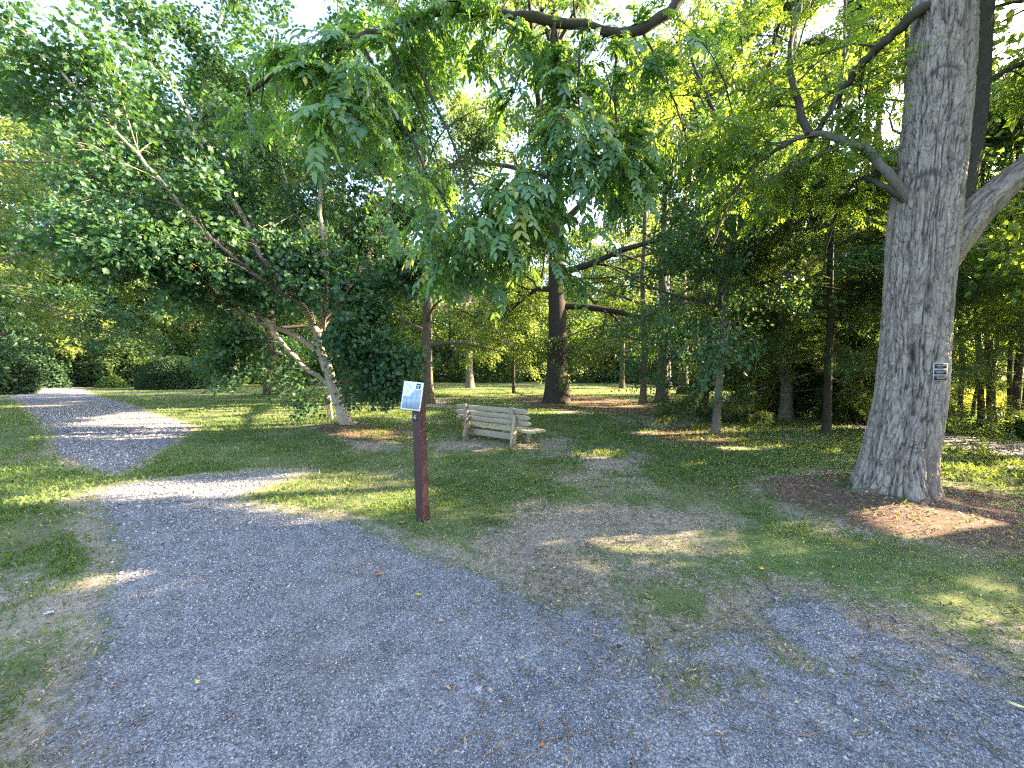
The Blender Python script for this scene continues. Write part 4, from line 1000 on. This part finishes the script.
for (x0, z0, x1, z1) in ((-.08,.115,-.03,.10),(-.03,.10,-.01,.06),(-.075,.075,-.04,.05),(-.04,.05,-.06,.02),(-.05,.09,-.02,.08),(-.085,-.02,.085,-.02),(0,.02,0,-.12),(-.08,-.07,.08,-.06),(-.05,-.03,-.04,-.12),(.045,.05,.05,-.11),(.02,-.04,.08,-.09)):
    c = ((x0+x1)/2, -.0065, (z0+z1)/2); L = math.hypot(x1-x0, z1-z0); an = math.atan2(z1-z0, x1-x0)
    box(acc, c, (L, .001, .0022), np.array([[math.cos(an), 0, -math.sin(an)], [0, 1, 0], [math.sin(an), 0, math.cos(an)]]))
acc.build('map_lines', M_ML, mpanel)
acc = Acc(); box(acc, (.052,-.0065,.106), (.03,.001,.006)); box(acc, (.05,-.0065,.088), (.012,.001,.018)); acc.build('title_lettering', M_MW, mpanel)
# small black marker with a white emblem on the post's left face, below the map
fn = np.array([-math.sin(math.radians(34+0)), -math.cos(math.radians(34))])  # not used for placing below
ang = math.radians(-34)
mk_loc = Vector((math.sin(ang)*.0515, -math.cos(ang)*.0515, PH-.33))
marker = bevel_box('trail_marker', .07, .004, .07, M_BLACK, post, .002, mk_loc, (0, 0, ang))
plate('marker_emblem', [(-.02,.0),(.0,.024),(.012,.02),(.006,.004),(.022,-.008),(.006,-.024),(-.006,-.012),(-.018,-.014)], -.003, M_WHITE, marker)

# ------------------------------------------------------------------ short labelled stake by the maple
gs = GP(331, 421); zs = float(HT(gs[0], gs[1]))
stake = empty('label_stake', (gs[0], gs[1], zs), 'short grey wooden stake with two dark label plates beside the maple foot', 'stake')
M_OLD = flat_mat('weathered_wood', (.27,.24,.20), .85, .4, 22, (1, 1, .12), .5)
rough_post('post', .13, .76, M_OLD, stake, math.radians(12), seed=4); stake.rotation_euler = (0, math.radians(-6), 0)
for i, z in enumerate((.70, .56)):
    a = Acc(); box(a, (0, 0, 0), (.15, .01, .12)); pz = a.build('name_plate', M_BLACK, stake); pz.location = (.01, -.076, z-.0); pz.rotation_euler = (0, 0, math.radians(12))
    t = Acc(); box(t, (0, -.006, .02), (.10, .002, .012)); box(t, (-.01, -.006, -.015), (.08, .002, .012)); t.build('lettering', M_TXT, pz)

# ------------------------------------------------------------------ bench seen from behind
BL = GP(461, 437); bc = np.array([-.42, 8.1]); bang = math.radians(-39)
bench = empty('park_bench', onG(bc[0], bc[1]), 'weathered plank bench with pointed board ends, seen from behind', 'bench', rz=bang)
M_PLANK = flat_mat('bench_wood', (.33,.285,.225), .8, .35, 9, (.5, 6, 6), .5); M_PLANK2 = flat_mat('bench_wood_mossy', (.30,.29,.18), .85, .35, 9, (.5, 6, 6), .5); M_LEG = flat_mat('bench_leg_wood', (.27,.23,.175), .85, .35, 14, (4, 4, .6), .5)
def board(name, L, hh, t, mat, loc, rx, pt=.07, seed=0):
    """plank lying along x, height hh along z, with pointed clipped ends"""
    rng = np.random.RandomState(seed); a = L/2; pt *= 1.5
    poly = [(-a, -.0), (-a+pt*.45, -hh*.36), (-a+pt, -hh/2), (a-pt, -hh/2), (a-pt*.4, -hh*.33), (a, 0), (a-pt*.5, hh*.35), (a-pt, hh/2), (-a+pt, hh/2), (-a+pt*.45, hh*.38)]
    o = plate(name, [(x+rng.normal(0, .002), z+rng.normal(0, .002)) for x, z in poly], t/2, mat, bench, t)
    o.location = loc; o.rotation_euler = (rx, 0, rng.normal(0, .006)); b = o.modifiers.new('b', 'BEVEL'); b.width = .004; b.segments = 2; return o
# local frame: +y is the sitting side (away from the camera), -y is the back
tilt = math.radians(14)
def bk(z): return -.02 - (z-.36)*math.tan(tilt)
for i, (z, L, mt_) in enumerate(((.695, 2.06, M_PLANK), (.575, 2.12, M_PLANK), (.455, 2.12, M_PLANK))):
    board('back_plank', L, .098, .03, mt_, (0, bk(z), z), tilt, seed=i)
for i, y in enumerate((.06, .195, .33)):
    board('seat_plank', 2.1+.03*i, .13, .045, M_PLANK2 if i == 0 else M_PLANK, (.06, y, .285), math.radians(90), .09, seed=10+i)
for x in (-.66, .66):
    a = Acc(); n0 = (x, bk(.42)-.05, .0)
    R = Matrix.Rotation(tilt, 3, 'X')
    o = bevel_box('back_post', .09, .05, .56, M_LEG, bench, .006, (x, bk(.50)-.048, .50), (tilt, 0, 0))
    o = bevel_box('leg', .085, .09, .44, M_LEG, bench, .008, (x+.02, -.13, .16), (math.radians(-6), 0, 0))
    o = bevel_box('brace', .045, .045, .56, M_PLANK, bench, .006, (x+.055, -.185, .34), (math.radians(-12), 0, math.radians(0)))
    o = bevel_box('leg', .09, .09, .34, M_LEG, bench, .008, (x, .36, .10))
    o = bevel_box('seat_bearer', .06, .62, .09, M_LEG, bench, .006, (x-.05, .2, .232))
bevel_box('stretcher', 1.26, .04, .13, M_LEG, bench, .006, (0, .02, .15))
# vine wound round the left leg
rv = np.random.RandomState(4); a = Acc()
for k in range(5):
    t = np.linspace(0, 1, 18); th = t*9+k*1.3
    a_ = np.stack([-.64+.07*np.cos(th)+rv.normal(0, .01, 18), -.17+.09*np.sin(th), .02+t*.5], -1); tube(a, a_, np.full(18, .008), 5)
v = a.build('vine', flat_mat('dry_vine', (.20,.12,.06))); v.location = bench.location; v.rotation_euler = bench.rotation_euler
tag(v, 'dry brown vine wound round the left bench leg', 'vine')

# ------------------------------------------------------------------ red and white box on the far side of the path
gb = np.array([(763-512)/F*14.6, 14.6]); bx = empty('notice_box', onG(gb[0], gb[1]), 'small red box with a white front standing past the woodland path', 'box')
bevel_box('post', .09, .09, .75, M_LEG, bx, .005, (0, 0, .36)); bevel_box('body', .42, .3, .34, flat_mat('red_paint', (.30,.04,.035), .5, .15), bx, .01, (.05, 0, .80)); bevel_box('front_panel', .20, .012, .30, M_WHITE, bx, .003, (-.12, -.158, .80))
a = Acc()
for k in range(3): box(a, (-.12, -.166, .88-k*.07), (.12, .003, .02))
a.build('lettering', M_BLACK, bx)

# ------------------------------------------------------------------ single fallen leaves, scraps and stones that stand out
FM = {'yellow': flat_mat('yellow_leaf', (.62,.52,.06), .6, .2, 60), 'white': flat_mat('bleached_leaf', (.62,.60,.55), .6, .1, 60), 'tan': flat_mat('tan_leaf', (.40,.26,.13), .6, .25, 60), 'rust': flat_mat('rust_leaf', (.28,.11,.045), .6, .25, 60), 'pale': flat_mat('pale_yellow_leaf', (.55,.52,.25), .6, .15, 60)}
def one_leaf(label, px, py, size, mat, seed, wid=1.0, maple=False):
    g = GP(px, py); rng = np.random.RandomState(seed)
    V0, F0 = T_MAPLE if maple else T_LANCE
    V = V0.copy()*size; V[:, 1] *= wid*(1 if maple else 2.0); V[:, 2] = (V0[:, 0]-.5)**2*size*.5 + np.abs(V0[:, 1])*size*.5
    th = rng.rand()*6.28; c, s_ = math.cos(th), math.sin(th); V[:, :2] = V[:, :2] @ np.array([[c, s_], [-s_, c]])
    o = mk('fallen_leaf', V, F0, FM[mat]); o.location = onG(g[0], g[1], .012); so_ = o.modifiers.new('s', 'SOLIDIFY'); so_.thickness = .0008
    tag(o, label, 'leaf', 'fallen leaves that stand out on the ground')
one_leaf('bright yellow fallen leaf on the gravel below the map post', 420, 597, .040, 'yellow', 1, maple=True)
one_leaf('small yellow fallen leaf on the gravel in the lower left', 199, 686, .026, 'yellow', 2)
one_leaf('large bleached white leaf on the grass at the lower left', 54, 615, .055, 'white', 3, maple=True)
one_leaf('orange brown curled leaf at the foot of the map post', 399, 524, .065, 'tan', 4, maple=True)
one_leaf('brown fallen leaf lying on the gravel near the bottom centre', 541, 749, .03, 'rust', 5)
one_leaf('long pale yellow leaf on the gravel near the right bottom edge', 1005, 706, .06, 'pale', 6, .5)
one_leaf('yellow leaf on the thin grass left of the sunlit root mound', 759, 570, .045, 'yellow', 7)
one_leaf('long tan leaf on the gravel in the bottom centre', 445, 686, .05, 'tan', 8, .4)
one_leaf('rust brown leaf lying flat on the gravel left of the yellow one', 374, 576, .06, 'rust', 9)
def stone(label, px, py, r, seed):
    rng = np.random.RandomState(seed); g = GP(px, py); nu, nv = 14, 9; V = []
    for i in range(nv+1):
        for j in range(nu):
            a = j*2*math.pi/nu; b = math.pi*i/nv; V.append([math.cos(a)*math.sin(b), math.sin(a)*math.sin(b)*.8, math.cos(b)*.6])
    V = np.array(V); V *= (1+.35*(fbm(V[:, 0]*2+seed, V[:, 1]*2+9, V[:, 2]*2+9, 3)-.5))[:, None]*r
    F_ = np.array([[i*nu+j, (i+1)*nu+j, (i+1)*nu+(j+1) % nu, i*nu+(j+1) % nu] for i in range(nv) for j in range(nu)])
    o = mk('stone', V, F_, flat_mat('stone%d' % seed, (.30,.30,.31), .8, .25, 60, bump=.3)); o.location = onG(g[0], g[1], r*.35); tag(o, label, 'stone')
stone('rounded grey stone on the mixed gravel at the right', 831, 672, .016, 1)
stone('pale angular stone on the gravel near the bottom centre', 478, 689, .017, 2)
